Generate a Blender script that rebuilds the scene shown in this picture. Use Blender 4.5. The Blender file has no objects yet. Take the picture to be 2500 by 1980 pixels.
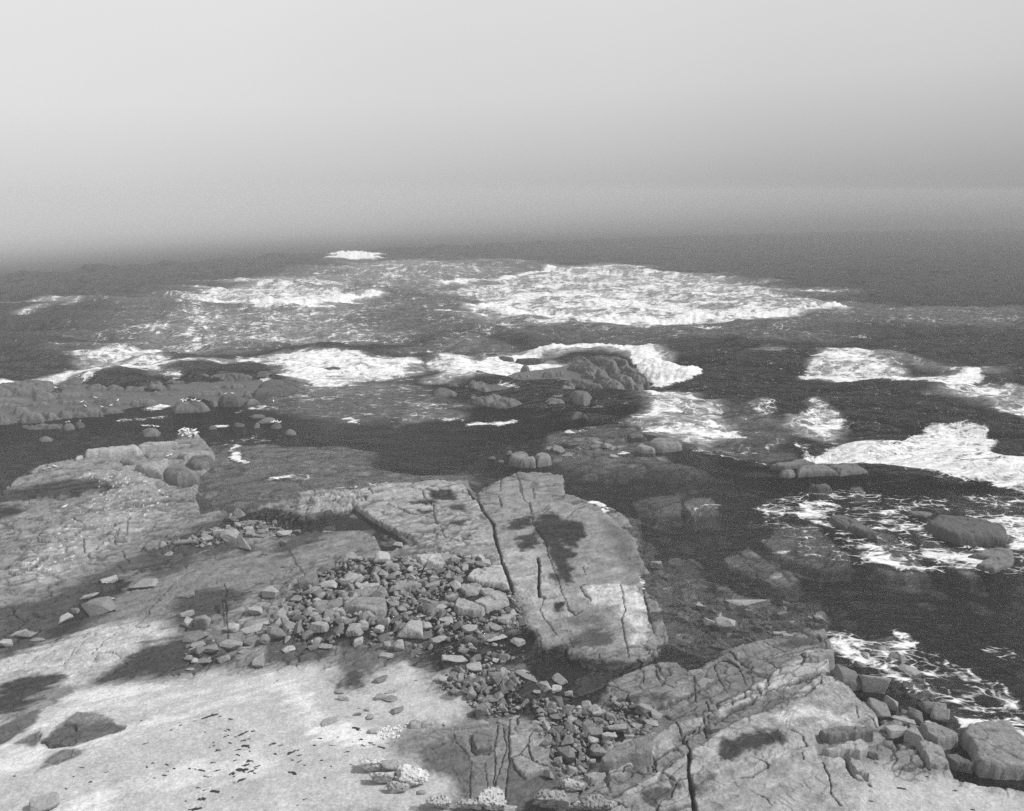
import bpy, math, random
import numpy as np

# ------------------------------------------------------------------ camera
SW, SH, F = 2500.0, 1980.0, 1925.0
PITCH = math.radians(15.1)
CH = 30.0
scene = bpy.context.scene
cam_d = bpy.data.cameras.new('camera')
cam = bpy.data.objects.new('camera', cam_d)
scene.collection.objects.link(cam)
cam.location = (0, 0, CH)
cam.rotation_euler = (math.pi / 2 - PITCH, 0, 0)
cam_d.sensor_width = 36
cam_d.lens = 36 * F / SW
cam_d.clip_start = 0.5
cam_d.clip_end = 20000
scene.camera = cam

# ------------------------------------------------------------------ world and sun
world = bpy.data.worlds.new('World')
scene.world = world
world.use_nodes = True
wn, wl = world.node_tree.nodes, world.node_tree.links
wn.clear()
w_out = wn.new('ShaderNodeOutputWorld')
w_bg = wn.new('ShaderNodeBackground')
w_bg.inputs['Strength'].default_value = 0.1
sky = wn.new('ShaderNodeTexSky')
sky.sky_type = 'NISHITA'
sky.sun_disc = False
SUN_EL, SUN_AZ = math.radians(47), math.radians(94)      # azimuth clockwise from +Y
sky.sun_elevation = SUN_EL
sky.sun_rotation = SUN_AZ
sky.air_density = 1.5
sky.dust_density = 6
bw = wn.new('ShaderNodeRGBToBW')
wl.new(sky.outputs[0], bw.inputs[0])
# overcast layer: dimmed at the zenith to cut fill light, brighter on the left
tc = wn.new('ShaderNodeTexCoord')
sep = wn.new('ShaderNodeSeparateXYZ')
wl.new(tc.outputs['Generated'], sep.inputs[0])
ramp = wn.new('ShaderNodeValToRGB')
ramp.color_ramp.interpolation = 'LINEAR'
WR = [(0.0, .35), (.006, .6), (.014, 1.35), (.024, 2.5), (.036, 3.55), (.052, 4.4), (.075, 5.0), (.10, 5.5), (.17, 6.5), (.29, 7.1), (.48, 6.0), (1.0, 3.6)]      # above the edge of the fog bank
els = ramp.color_ramp.elements
while len(els) < len(WR):
    els.new(0.5)
for e, (p, v) in zip(els, WR):
    e.position = p
    e.color = (v / 20, v / 20, v / 20, 1)
FOG0, FOG1 = .060, -.044          # the fog closes in nearer on the left: lowest sight line that clears the visible sea
zr = wn.new('ShaderNodeMath'); zr.operation = 'MULTIPLY_ADD'; zr.inputs[1].default_value = FOG1; zr.inputs[2].default_value = FOG0
wl.new(sep.outputs['X'], zr.inputs[0])
za = wn.new('ShaderNodeMath'); za.operation = 'ADD'; wl.new(zr.outputs[0], za.inputs[0]); wl.new(sep.outputs['Z'], za.inputs[1]); zr = za
wl.new(zr.outputs[0], ramp.inputs[0])
def wmath(op, a, b=None, c=None):
    n = wn.new('ShaderNodeMath'); n.operation = op
    for i, v in enumerate((a, b, c)):
        if v is None: continue
        if isinstance(v, (int, float)): n.inputs[i].default_value = v
        else: wl.new(v, n.inputs[i])
    return n.outputs[0]
cn = wn.new('ShaderNodeTexNoise'); cn.inputs['Scale'].default_value = 1.4; cn.inputs['Detail'].default_value = 2
wl.new(tc.outputs['Generated'], cn.inputs['Vector'])
over = wmath('MULTIPLY', ramp.outputs[0], 20.0)
lowm = wn.new('ShaderNodeMapRange'); lowm.interpolation_type = 'SMOOTHSTEP'
lowm.inputs[1].default_value = -0.04; lowm.inputs[2].default_value = 0.2; lowm.inputs[3].default_value = -0.38; lowm.inputs[4].default_value = -0.16
wl.new(sep.outputs['Z'], lowm.inputs[0])
side = wmath('MULTIPLY_ADD', sep.outputs['X'], lowm.outputs[0], 1.0)
over = wmath('MULTIPLY', over, side)
cl = wmath('MULTIPLY_ADD', cn.outputs[0], 0.16, 0.92)
over = wmath('MULTIPLY', over, cl)
tot = wmath('MULTIPLY_ADD', bw.outputs[0], 0.06, over)
wl.new(tot, w_bg.inputs['Color'])
wl.new(w_bg.outputs[0], w_out.inputs['Surface'])

sun_d = bpy.data.lights.new('sun', 'SUN')
sun_d.energy = 4.0
sun_d.angle = math.radians(6)
sun_d.color = (1.0, 1.0, 1.0)
sun = bpy.data.objects.new('sun', sun_d)
scene.collection.objects.link(sun)
sun.rotation_euler = (math.pi / 2 - SUN_EL, 0, -SUN_AZ + math.pi)
sun.rotation_euler = (math.radians(90) - SUN_EL, 0, math.pi - SUN_AZ)

vs = scene.view_settings
vs.view_transform = 'Standard'
vs.look = 'None'
vs.exposure = 0.0
vs.gamma = 1.0
vs.use_curve_mapping = False
cy = scene.cycles
cy.max_bounces = 8
cy.diffuse_bounces = 2
cy.glossy_bounces = 2
cy.transmission_bounces = 3
cy.transparent_max_bounces = 8
cy.volume_bounces = 2
cy.use_denoising = False
cy.sample_clamp_indirect = 4

# ------------------------------------------------------------------ tracing helpers
VIEWS = {'A': (0, 0, 1.15902), '1': (0, 800, .41725), '2': (800, 800, .41725), '3': (1600, 800, .41725),
         '4': (0, 1200, .41725), '5': (700, 1200, .41725), '6': (1500, 1300, .46361), '7': (0, 1560, .37088),
         '8': (750, 1550, .37088)}
def T(view, s):
    v = [float(q) for q in s.split()]
    x0, y0, k = VIEWS[view]
    return np.array([(x0 + v[i] * k, y0 + v[i + 1] * k) for i in range(0, len(v), 2)])
cp, sp = math.cos(PITCH), math.sin(PITCH)
def at(px, py, z=0.0):
    dx = (np.asarray(px, float) - SW / 2) / F
    dy = (SH / 2 - np.asarray(py, float)) / F
    vy = cp + dy * sp
    vz = -sp + dy * cp
    t = (z - CH) / vz
    return dx * t, vy * t
def G(view, s, z=0.25):
    p = T(view, s)
    x, y = at(p[:, 0], p[:, 1], z)
    return np.stack([x, y], 1)
def slant(x, y):
    return math.sqrt(x * x + y * y + CH * CH)

# ------------------------------------------------------------------ numpy noise
_rs = np.random.RandomState(11)
_perm = _rs.permutation(4096)
_gx = np.cos(_rs.rand(4096) * 6.2832); _gy = np.sin(np.arccos(np.clip(_gx, -1, 1)) * np.where(_rs.rand(4096) > .5, 1, -1))
_rv = _rs.rand(4096)
def _h(ix, iy, s):
    return _perm[(_perm[(ix + s * 131) & 4095] + iy * 57 + s) & 4095]
def noise(x, y, s=0):
    ix = np.floor(x).astype(np.int64); iy = np.floor(y).astype(np.int64)
    fx = x - ix; fy = y - iy
    u = fx * fx * fx * (fx * (fx * 6 - 15) + 10); v = fy * fy * fy * (fy * (fy * 6 - 15) + 10)
    def g(i, j):
        k = _h(ix + i, iy + j, s)
        return _gx[k] * (fx - i) + _gy[k] * (fy - j)
    a = g(0, 0); b = g(1, 0); c = g(0, 1); d = g(1, 1)
    return (a + (b - a) * u + (c - a) * v + (a - b - c + d) * u * v) * 1.4
def fbm(x, y, o=4, s=0, gain=.5):
    r = 0; a = 1.0; t = 0
    for i in range(o):
        r = r + a * noise(x, y, s + i * 7); t += a
        a *= gain; x = x * 2.03 + 3.1; y = y * 2.03 - 1.7
    return r / t
def voro(x, y, s=0, jit=.9):
    ix = np.floor(x).astype(np.int64); iy = np.floor(y).astype(np.int64)
    f1 = np.full(x.shape, 9.0); f2 = np.full(x.shape, 9.0); cid = np.zeros(x.shape, np.int64)
    for i in (-1, 0, 1):
        for j in (-1, 0, 1):
            k = _h(ix + i, iy + j, s)
            px = ix + i + .5 + jit * (_rv[k] - .5); py = iy + j + .5 + jit * (_rv[(k + 77) & 4095] - .5)
            d = np.hypot(x - px, y - py)
            m = d < f1
            f2 = np.where(m, f1, np.minimum(f2, d)); cid = np.where(m, k, cid); f1 = np.where(m, d, f1)
    return f1, f2 - f1, _rv[cid]
def voro2(x, y, s=0, jit=.85):
    """F2-F1, cell random, offset from the cell point"""
    ix = np.floor(x).astype(np.int64); iy = np.floor(y).astype(np.int64)
    f1 = np.full(x.shape, 9.0); f2 = np.full(x.shape, 9.0); cid = np.zeros(x.shape, np.int64); ox = np.zeros(x.shape); oy = np.zeros(x.shape)
    for i in (-1, 0, 1):
        for j in (-1, 0, 1):
            k = _h(ix + i, iy + j, s)
            dx = x - (ix + i + .5 + jit * (_rv[k] - .5)); dy = y - (iy + j + .5 + jit * (_rv[(k + 77) & 4095] - .5))
            d = np.hypot(dx, dy); m = d < f1
            f2 = np.where(m, f1, np.minimum(f2, d)); cid = np.where(m, k, cid); ox = np.where(m, dx, ox); oy = np.where(m, dy, oy); f1 = np.where(m, d, f1)
    return f2 - f1, cid, ox, oy
def sstep(a, b, x):
    t = np.clip((x - a) / (b - a), 0, 1)
    return t * t * (3 - 2 * t)
def seg_d(x, y, p, q):
    dx, dy = q[0] - p[0], q[1] - p[1]
    t = np.clip(((x - p[0]) * dx + (y - p[1]) * dy) / (dx * dx + dy * dy + 1e-9), 0, 1)
    return np.hypot(x - p[0] - t * dx, y - p[1] - t * dy)
def sdf(x, y, poly, margin):
    """distance to a polygon's edge, positive inside; clamped to -margin far outside"""
    out = np.full(x.shape, -margin, float)
    lo = poly.min(0) - margin; hi = poly.max(0) + margin
    idx = np.nonzero((x > lo[0]) & (x < hi[0]) & (y > lo[1]) & (y < hi[1]))[0]
    if len(idx) == 0: return out
    X = x[idx]; Y = y[idx]
    d = np.full(X.shape, 1e9); ins = np.zeros(X.shape, bool)
    n = len(poly)
    for i in range(n):
        p, q = poly[i], poly[(i + 1) % n]
        d = np.minimum(d, seg_d(X, Y, p, q))
        c = (p[1] > Y) != (q[1] > Y)
        with np.errstate(divide='ignore', invalid='ignore'):
            xi = (q[0] - p[0]) * (Y - p[1]) / (q[1] - p[1] + 1e-12) + p[0]
        ins ^= c & (X < xi)
    out[idx] = np.maximum(np.where(ins, d, -d), -margin)
    return out
def line_d(x, y, pl, margin):
    out = np.full(x.shape, margin, float)
    for i in range(len(pl) - 1):
        p, q = pl[i], pl[i + 1]
        lo = np.minimum(p, q) - margin; hi = np.maximum(p, q) + margin
        idx = np.nonzero((x > lo[0]) & (x < hi[0]) & (y > lo[1]) & (y < hi[1]))[0]
        if len(idx):
            out[idx] = np.minimum(out[idx], seg_d(x[idx], y[idx], p, q))
    return out

# ------------------------------------------------------------------ traced ground zones: (polygon, height, edge width)
HZ = [
 # broad shallow bottom round the coast
 (G('A', "-300 1000 0 900 300 880 620 890 900 980 1000 900 1350 880 1500 960 1650 1000 2500 1000 2700 2300 -300 2300", 0), -1.1, 4),
 # pale shallow flat between the left shelf and the middle slabs
 (G('A', "430 930 560 925 700 960 850 985 1000 990 1000 1040 430 1080 400 1000", 0), -.22, 2.0),
 (G('A', "540 930 720 925 830 940 760 975 600 970", 0), -.55, 1.5),
 (G('A', "1150 900 1330 880 1420 960 1500 985 1230 990 1130 960", 0), -.42, .8),
 (G('A', "1330 1040 1420 1030 1440 1060 1390 1085 1340 1075", 0), -.4, .4),
 (G('A', "1440 1050 1505 1045 1515 1080 1460 1090", 0), -.1, .3),
 # the big drowned slabs on the right
 (G('6', "560 110 700 50 760 90 880 140 1000 240 900 300 760 230 600 170", 0), -.33, .25),
 (G('6', "760 30 900 -60 1050 -60 1250 100 1240 180 1090 190 1010 160 890 130", 0), -.28, .2),
 (G('6', "1150 -60 1400 -60 1560 60 1700 240 1450 220 1300 130", 0), -.32, .25),
 (G('6', "1560 -60 2100 -60 2110 160 1880 240 1740 170 1620 90", 0), -.28, .25),
 (G('3', "880 895 1010 890 1040 920 960 940", 0), -.15, .3),
 (G('3', "1110 915 1200 905 1240 950 1160 960", 0), -.15, .3),
 (G('3', "0 960 140 960 160 1080 60 1110 0 1100", 0), -.3, .3),
 (G('3', "150 990 300 985 380 1040 340 1090 210 1090", 0), -.18, .3),
 (G('6', "250 80 420 100 520 260 800 330 1100 380 1180 520 700 580 480 640 260 560 180 250", 0), -.42, .6),
 (G('6', "1180 540 1360 520 1520 600 1660 760 1800 880 1740 960 1560 880 1460 760 1300 660", 0), -.28, .5),
 (G('6', "1350 550 1470 520 1530 580 1560 640 1480 660 1380 620", 0), -.08, .2), (G('6', "1380 640 1480 620 1470 700 1420 700", 0), -.05, .2),
 (G('6', "300 250 400 240 440 300 360 330", 0), -.12, .3), (G('6', "480 250 600 260 640 310 560 310", 0), -.1, .25), (G('6', "440 440 500 450 520 480 460 480", 0), -.08, .2),
 (G('2', "1440 660 1500 650 1540 690 1530 760 1450 750", 0), -.15, .3), (G('2', "1550 660 1700 680 1740 770 1640 790 1560 770", 0), -.16, .3), (G('2', "1310 700 1360 690 1380 750 1320 760", 0), -.12, .3),
 # skirt of the middle slab sliding under the water
 (G('5', "1800 60 2000 120 2100 230 2150 420 2230 700 2260 900 2100 1010 1700 980 1700 300", 0), -.10, .8),
 # land proper
 (G('1', "-200 1020 0 985 40 930 130 850 240 800 430 770 500 742 640 713 820 688 1000 663 1040 640 1180 640 1250 722 1250 790 1165 870 1165 940 1150 985 1180 1080 1290 1060 1330 1130 1600 1100 1600 1400 -200 1400"), .38, .25),
 (G('A', "-250 1180 500 1090 560 1060 700 1028 830 1017 985 1013 1000 1035 1090 990 1190 997 1190 1040 1265 1065 1300 1112 1345 1160 1365 1200 1395 1290 1400 1340 1385 1385 1440 1420 1500 1373 1600 1350 1700 1322 1745 1375 1755 1420 1850 1530 1900 1500 1990 1560 2015 1640 2140 1665 2300 1690 2450 2300 -300 2300"), .36, .3),
 # wet low ground south of the middle slab
 (G('5', "760 900 900 840 1150 860 1390 790 1420 860 1600 900 1760 960 2000 990 2157 1000 2100 1050 1900 1100 1840 1198 1700 1300 1560 1260 1430 1100 1380 1000 1000 1010 870 1060 700 1010"), .03, .35),
 (G('6', "-20 690 240 640 300 560 460 640 400 710 310 690 200 710 0 800"), -.02, .25),
 # pools and the long wet slope
 (G('5', "-60 160 160 150 330 105 400 92 500 170 650 250 700 300 620 350 560 360 520 260 440 230 250 230 60 260 -60 250"), -.22, .15),
 (G('4', "-40 800 120 730 420 660 600 600 700 470 840 390 1000 350 1330 345 1480 350 1900 240 2150 250 2150 330 1750 420 1480 540 1250 440 1050 440 800 620 560 800 300 900 -40 1000"), .2, .5),
 # strips and steps
 (G('5', "1230 -20 1490 -20 1560 50 1850 120 2010 220 2060 450 2110 680 2130 860 2080 940 1900 960 1640 930 1420 880 1380 720 1330 590 1290 480 1240 330 1210 190"), .34, .7),
 (G('5', "2050 470 2170 440 2190 600 2100 620"), -.06, .15), (G('5', "1530 905 1640 910 1650 990 1520 980"), -.02, .12), (G('5', "1460 850 1400 920 1330 900 1370 790"), .02, .12),
 (G('5', "1960 120 2080 150 2100 280 2010 240"), -.05, .15), (G('5', "2110 260 2160 300 2160 380 2090 380"), -.02, .12),
 (G('5', "2085 570 2150 600 2210 760 2240 880 2170 910 2130 780"), .16, .12), (G('5', "1700 960 1800 935 2000 945 2110 905 2150 960 1980 1010 1880 1030 1720 1010"), .20, .10),
 (G('5', "1980 990 2060 960 2120 990 2040 1020"), .12, .1), (G('5', "1820 75 1930 90 2030 200 1960 190"), .16, .1),
 (G('5', "60 20 420 -20 900 -60 1040 -20 1110 70 1190 190 1225 330 1260 420 1200 400 1000 370 930 360 760 310 740 275 640 242 500 172 400 92 330 100 240 140 60 170"), .55, .12),
 (G('6', "-40 800 200 700 330 690 420 740 640 600 880 540 1100 510 1150 590 1000 650 880 740 600 870 540 970 330 1050 -40 1250"), .45, .15),
 (G('6', "-40 1270 330 1020 460 1000 540 960 600 900 860 750 1000 690 1150 660 1140 720 1090 765 920 815 760 885 560 980 480 1050 300 1120 -40 1330"), .72, .12),
 (G('6', "-40 1450 200 1300 390 1180 560 1060 750 960 900 890 1090 770 1180 790 1380 980 1400 1020 1300 1060 1060 1110 1060 1200 1200 1200 1340 1340 1300 1600 -40 1600"), .62, .15),
 (G('8', "660 600 800 590 980 640 1250 590 1330 550 1450 540 1600 700 1650 900 1700 1000 1500 1200 1000 1200 940 1000 720 830 540 760"), .42, .15),
 (G('8', "1335 560 1440 545 1560 640 1610 890 1440 970 1335 830"), .55, .06),
 (G('8', "1080 860 1160 845 1185 1000 1190 1130 1060 1130"), .5, .06),
 (G('8', "1090 690 1235 680 1225 800 1110 810 1085 770"), .52, .05),
]
# drop the ledges of the left shelf in long overlapping steps
STEPS = [
 (G('1', "0 975 250 860 600 830 800 830 960 910 1130 1020 900 1030 720 1035 600 970 250 1020 0 1050"), .10),
 (G('1', "240 1035 600 985 860 990 1130 1030 1070 1075 960 1110 700 1130 300 1150 60 1160 120 1090"), .08),
 (G('4', "210 290 250 240 460 190 505 215 430 255 300 298"), .20),
 (G('4', "492 350 490 280 560 230 700 190 680 250 600 310"), .14),
 (G('4', "670 298 690 225 860 175 930 190 880 228 790 270"), .16),
 (G('4', "365 385 380 320 490 280 492 345"), .1),
 (G('4', "50 485 90 440 250 400 240 440 130 490"), .16),
 (G('4', "970 288 1050 240 1215 185 1190 225 1090 275"), .18),
 (G('4', "850 275 960 230 1060 235 960 285"), .1),
 (G('4', "840 335 860 300 900 290 910 330"), .15),
 (G('4', "1010 160 1060 110 1180 115 1120 170"), .12),
 (G('4', "1350 100 1480 60 1610 40 1580 80 1480 105 1380 118"), .14),
 (G('4', "1220 485 1280 450 1400 432 1360 520 1240 540"), .05),
 (G('5', "580 85 700 120 860 165 840 185 700 160 600 110"), .08),
 (G('5', "930 330 1000 290 1190 215 1230 330 1240 400 1010 370"), .08),
 (G('5', "1590 590 1700 590 1730 690 1680 720 1640 680"), .07),
 (G('5', "1480 390 1540 400 1600 560 1590 600 1500 630 1480 600"), .08),
 (G('5', "1660 470 1750 470 1750 500 1680 500"), .05),
 (G('5', "1720 560 1780 640 1900 640 1900 560 1800 520"), .05),
 (G('5', "1720 960 1820 930 1940 945 1870 1000 1780 1000"), .12),
 (G('5', "2040 560 2100 600 2157 800 2100 900"), -.06),
 (G('6', "340 740 420 740 430 860 400 930 320 900"), -.06),
 (G('6', "510 1210 720 1205 800 1260 720 1320 560 1310"), .06),
 (G('6', "820 1180 990 1185 990 1240 830 1260"), .05),
 (G('7', "270 690 370 600 500 500 620 500 740 560 820 590 800 620 640 660 480 710 350 725"), .06),
 (G('7', "100 700 260 610 270 640 200 720"), .05),
 (G('7', "0 580 130 540 260 470 230 560 100 640 20 700 -60 700"), .05),
]
CRACKS = [(.30, '5', "1050 -5 1110 50 1150 120 1210 185 1215 260 1240 340 1262 430 1300 520 1325 600"),
 (.12, '5', "1420 60 1440 140 1440 190 1520 310 1530 380 1580 500 1610 600 1650 690 1690 720 1730 690"),
 (.26, '5', "1470 390 1478 450 1473 520 1477 600 1480 625 1508 632"),
 (.09, '5', "1505 640 1480 700 1530 780 1580 850"), (.08, '5', "1210 180 1300 172 1420 150"), (.1, '5', "1440 132 1490 115 1530 80"),
 (.07, '5', "1635 160 1690 110 1750 82"), (.07, '5', "1320 500 1380 492 1450 485"), (.12, '5', "1712 560 1740 600 1780 640"),
 (.1, '5', "1950 540 1972 640 1980 690 1960 740 1975 850 2005 960"), (.08, '5', "1600 820 1660 828"), (.07, '5', "1650 860 1680 920"),
 (.14, '5', "582 85 700 130 780 155 860 172"), (.08, '5', "858 90 865 180 905 230 930 280 1000 240"), (.1, '5', "935 310 1000 260 1100 225 1190 212"),
 (.08, '5', "980 290 1010 315"), (.08, '5', "1020 270 1045 295"), (.08, '5', "1050 255 1080 280"),
 (.16, '5', "1022 550 1150 568 1230 590 1300 612"), (.07, '5', "1730 440 1750 490 1680 500"), (.07, '5', "1460 810 1480 860 1500 960"),
 (.12, '5', "2085 570 2110 660 2130 760 2150 820"), (.1, '5', "1720 980 1830 990 1940 950"), (.08, '5', "1825 955 1840 995"),
 (.12, '2', "400 935 470 950 555 968 570 1010 620 1050 625 1130 640 1165"), (.14, '2', "350 1040 450 1090 600 1130"),
 (.12, '2', "90 945 240 950 270 990 350 968"), (.09, '2', "120 965 220 990"), (.1, '2', "0 1000 60 990 90 1010"),
 (.12, '2', "870 905 900 960 1000 990 1020 1050"), (.08, '2', "1120 930 1150 1010 1185 1030 1190 1100 1260 1090 1300 1050"),
 (.09, '2', "1200 940 1210 1000"), (.07, '2', "1015 850 1010 960"), (.08, '2', "1100 840 1140 960"), (.08, '2', "570 960 640 930"),
 (.2, '1', "0 985 60 952 130 930 400 882 500 860 620 842"), (.15, '1', "230 1042 330 1010 600 975 860 985"),
 (.2, '1', "730 1035 850 1042 960 1025 1130 1018"), (.18, '1', "820 958 900 972 1000 990 1140 970"), (.15, '1', "20 1157 120 1135 265 1135"),
 (.15, '1', "0 975 200 882 240 822 300 802"), (.1, '1', "1040 1030 1110 1020 1135 985"), (.1, '1', "480 880 600 905 700 930 780 925"),
 (.12, '1', "170 1025 215 1040"), (.12, '4', "215 290 250 240 330 212 460 190"), (.14, '4', "222 292 300 298 440 252 500 215"),
 (.14, '4', "495 352 540 342 660 272 680 242"), (.1, '4', "490 270 495 350"), (.08, '4', "670 300 700 222 850 180"),
 (.12, '4', "670 297 800 272 880 227 920 190"), (.12, '4', "50 487 110 492 200 452 250 430"), (.1, '4', "1080 430 1120 402 1180 400 1260 380"),
 (.08, '4', "1075 425 1090 455"), (.1, '4', "1220 487 1280 452 1400 430"), (.08, '4', "718 355 735 390 760 422"),
 (.1, '4', "1312 545 1330 590 1312 640 1325 690 1325 760 1337 860"), (.07, '4', "1300 640 1315 780"), (.07, '4', "1685 330 1740 430 1795 512"),
 (.08, '4', "790 800 870 720 900 662 960 592 1060 512 1160 450"), (.07, '4', "560 947 620 882 690 830"), (.1, '4', "970 287 1100 272 1210 200"),
 (.08, '4', "410 155 470 180 500 210"), (.06, '4', "740 260 750 200 748 165"), (.09, '4', "1370 85 1480 60 1600 40"),
 (.09, '4', "865 640 920 600 960 600 980 570"), (.08, '4', "780 805 830 815 880 800"), (.06, '4', "1650 600 1700 680"), (.05, '4', "1580 640 1490 730"),
 (.1, '6', "-20 1300 200 1200 380 1100 500 1040 600 970 760 880 900 820 1090 762"), (.13, '6', "-20 1410 200 1290 380 1180 480 1120 560 1060 750 960 900 890"),
 (.28, '6', "395 1165 385 1280 405 1400 420 1500"), (.14, '6', "320 1010 345 1080 400 1165"), (.1, '6', "462 1000 490 1100"), (.12, '6', "345 1100 470 1040"),
 (.1, '6', "640 605 700 580 860 560 1100 520"), (.1, '6', "640 682 800 680 1000 640 1130 600"), (.08, '6', "655 700 690 805"),
 (.12, '6', "780 580 880 630 920 640"), (.1, '6', "800 690 870 742"), (.08, '6', "525 700 550 770 590 840"), (.08, '6', "210 705 240 800 310 832"),
 (.08, '6', "150 740 155 820"), (.12, '6', "540 960 540 900 600 865"), (.1, '6', "680 848 690 890"), (.1, '6', "752 838 770 870"), (.1, '6', "612 880 620 935"),
 (.12, '6', "120 1110 150 1190 210 1240 230 1265"), (.12, '6', "90 1270 200 1192 330 1150"), (.1, '6', "920 1070 980 1100 1010 1160 930 1180"),
 (.1, '6', "722 1205 790 1232 812 1260 720 1320 650 1330"), (.08, '6', "980 1190 990 1232"), (.1, '6', "1090 1240 1130 1320 1140 1420 1190 1470"),
 (.22, '6', "1212 1200 1230 1280 1262 1322 1340 1342"), (.08, '6', "1270 935 1280 1005"), (.18, '6', "1550 1020 1600 1150 1655 1265"),
 (.25, '6', "1840 1090 1880 1220 1920 1292 2060 1315 2220 1335"), (.22, '6', "1720 1180 1900 1272"), (.1, '6', "2060 1320 2110 1370 "),
 (.08, '6', "1320 985 1345 1000 1380 1040"), (.08, '6', "740 1415 800 1430 830 1467"), (.1, '6', "20 1440 60 1467"),
 (.08, '6', "300 1000 380 960 430 930"), (.1, '6', "480 890 500 940 520 960"), (.1, '6', "930 900 1000 880 1090 800"), (.08, '6', "420 760 430 900"),
 (.09, '8', "1333 560 1325 700 1330 830 1315 980 1300 1120"), (.1, '8', "1255 600 1240 750 1235 900 1228 1060"), (.07, '8', "1080 860 1065 1110"),
 (.07, '8', "970 660 975 720 1060 800 1075 855"), (.1, '8', "1090 690 1085 770 1110 812 1200 802"), (.1, '8', "1480 650 1450 740 1400 812 1330 832"),
 (.16, '8', "1450 740 1480 850 1610 892"), (.1, '8', "1410 808 1480 852"), (.06, '8', "1340 830 1380 920 1430 970"), (.05, '8', "1330 676 1460 678"),
 (.07, '8', "1170 860 1180 960 1195 1060"), (.05, '8', "1330 975 1440 970"), (.16, '8', "1600 700 1640 820 1700 900"), (.1, '8', "1060 650 1110 660 1105 690"),
 (.1, '8', "1270 765 1300 770"), (.08, '8', "870 640 1060 625 1240 585"), (.09, '8', "1290 610 1310 760 1270 900 1240 1000"), (.1, '8', "1570 640 1560 700 1620 780"),
 (.07, '7', "350 600 500 500 620 495"), (.1, '7', "270 690 350 725 480 712 640 660 740 625"), (.05, '7', "420 170 480 90 560 20"), (.05, '7', "620 100 680 40 760 -20"),
 (.05, '7', "600 105 760 100 880 130"), (.06, '7', "0 560 100 500 240 480"),
]
CRACKS = [(w * (.72 if v == '8' else .9), G(v, s)) for w, v, s in CRACKS]
POOLEDGE = G('5', "60 172 240 143 330 104 400 92 500 172 640 243 740 276 860 242")
# bands broken into bricks: (polygon, cell length, cell depth, rotation deg, strength)
BRICKS = [
 (G('1', "1340 1080 1480 1070 1600 1000 1800 960 2100 950 2157 1010 2080 1050 1960 1080 1830 1110 1800 1130 1700 1140 1500 1190 1300 1200 1380 1140"), 1.5, .7, 4, 1.0),
 (G('4', "1230 210 1300 190 1380 130 1600 90 1700 110 1830 165 1780 185 1640 230 1500 270 1400 260 1260 240"), .9, .5, 3, 1.3),
 (G('2', "-60 985 120 960 240 1000 160 1050 60 1080 -60 1100"), 1.4, .8, 5, .9),
]
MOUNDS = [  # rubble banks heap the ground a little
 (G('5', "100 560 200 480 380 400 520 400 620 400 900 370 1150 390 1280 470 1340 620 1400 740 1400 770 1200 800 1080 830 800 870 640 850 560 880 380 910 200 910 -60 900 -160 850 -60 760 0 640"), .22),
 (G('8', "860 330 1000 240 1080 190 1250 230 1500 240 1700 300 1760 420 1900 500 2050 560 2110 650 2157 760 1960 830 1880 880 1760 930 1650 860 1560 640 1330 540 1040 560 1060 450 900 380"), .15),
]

def bricks_at(x, y, cl, cd, rot, s):
    c, n = math.cos(math.radians(rot)), math.sin(math.radians(rot))
    u = (x * c + y * n) / cl; v = (-x * n + y * c) / cd
    u = u + .25 * noise(x * .7, y * .7, s + 3); v = v + .25 * noise(x * .6, y * .6, s + 5)
    return voro(u, v, s, .8)

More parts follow.
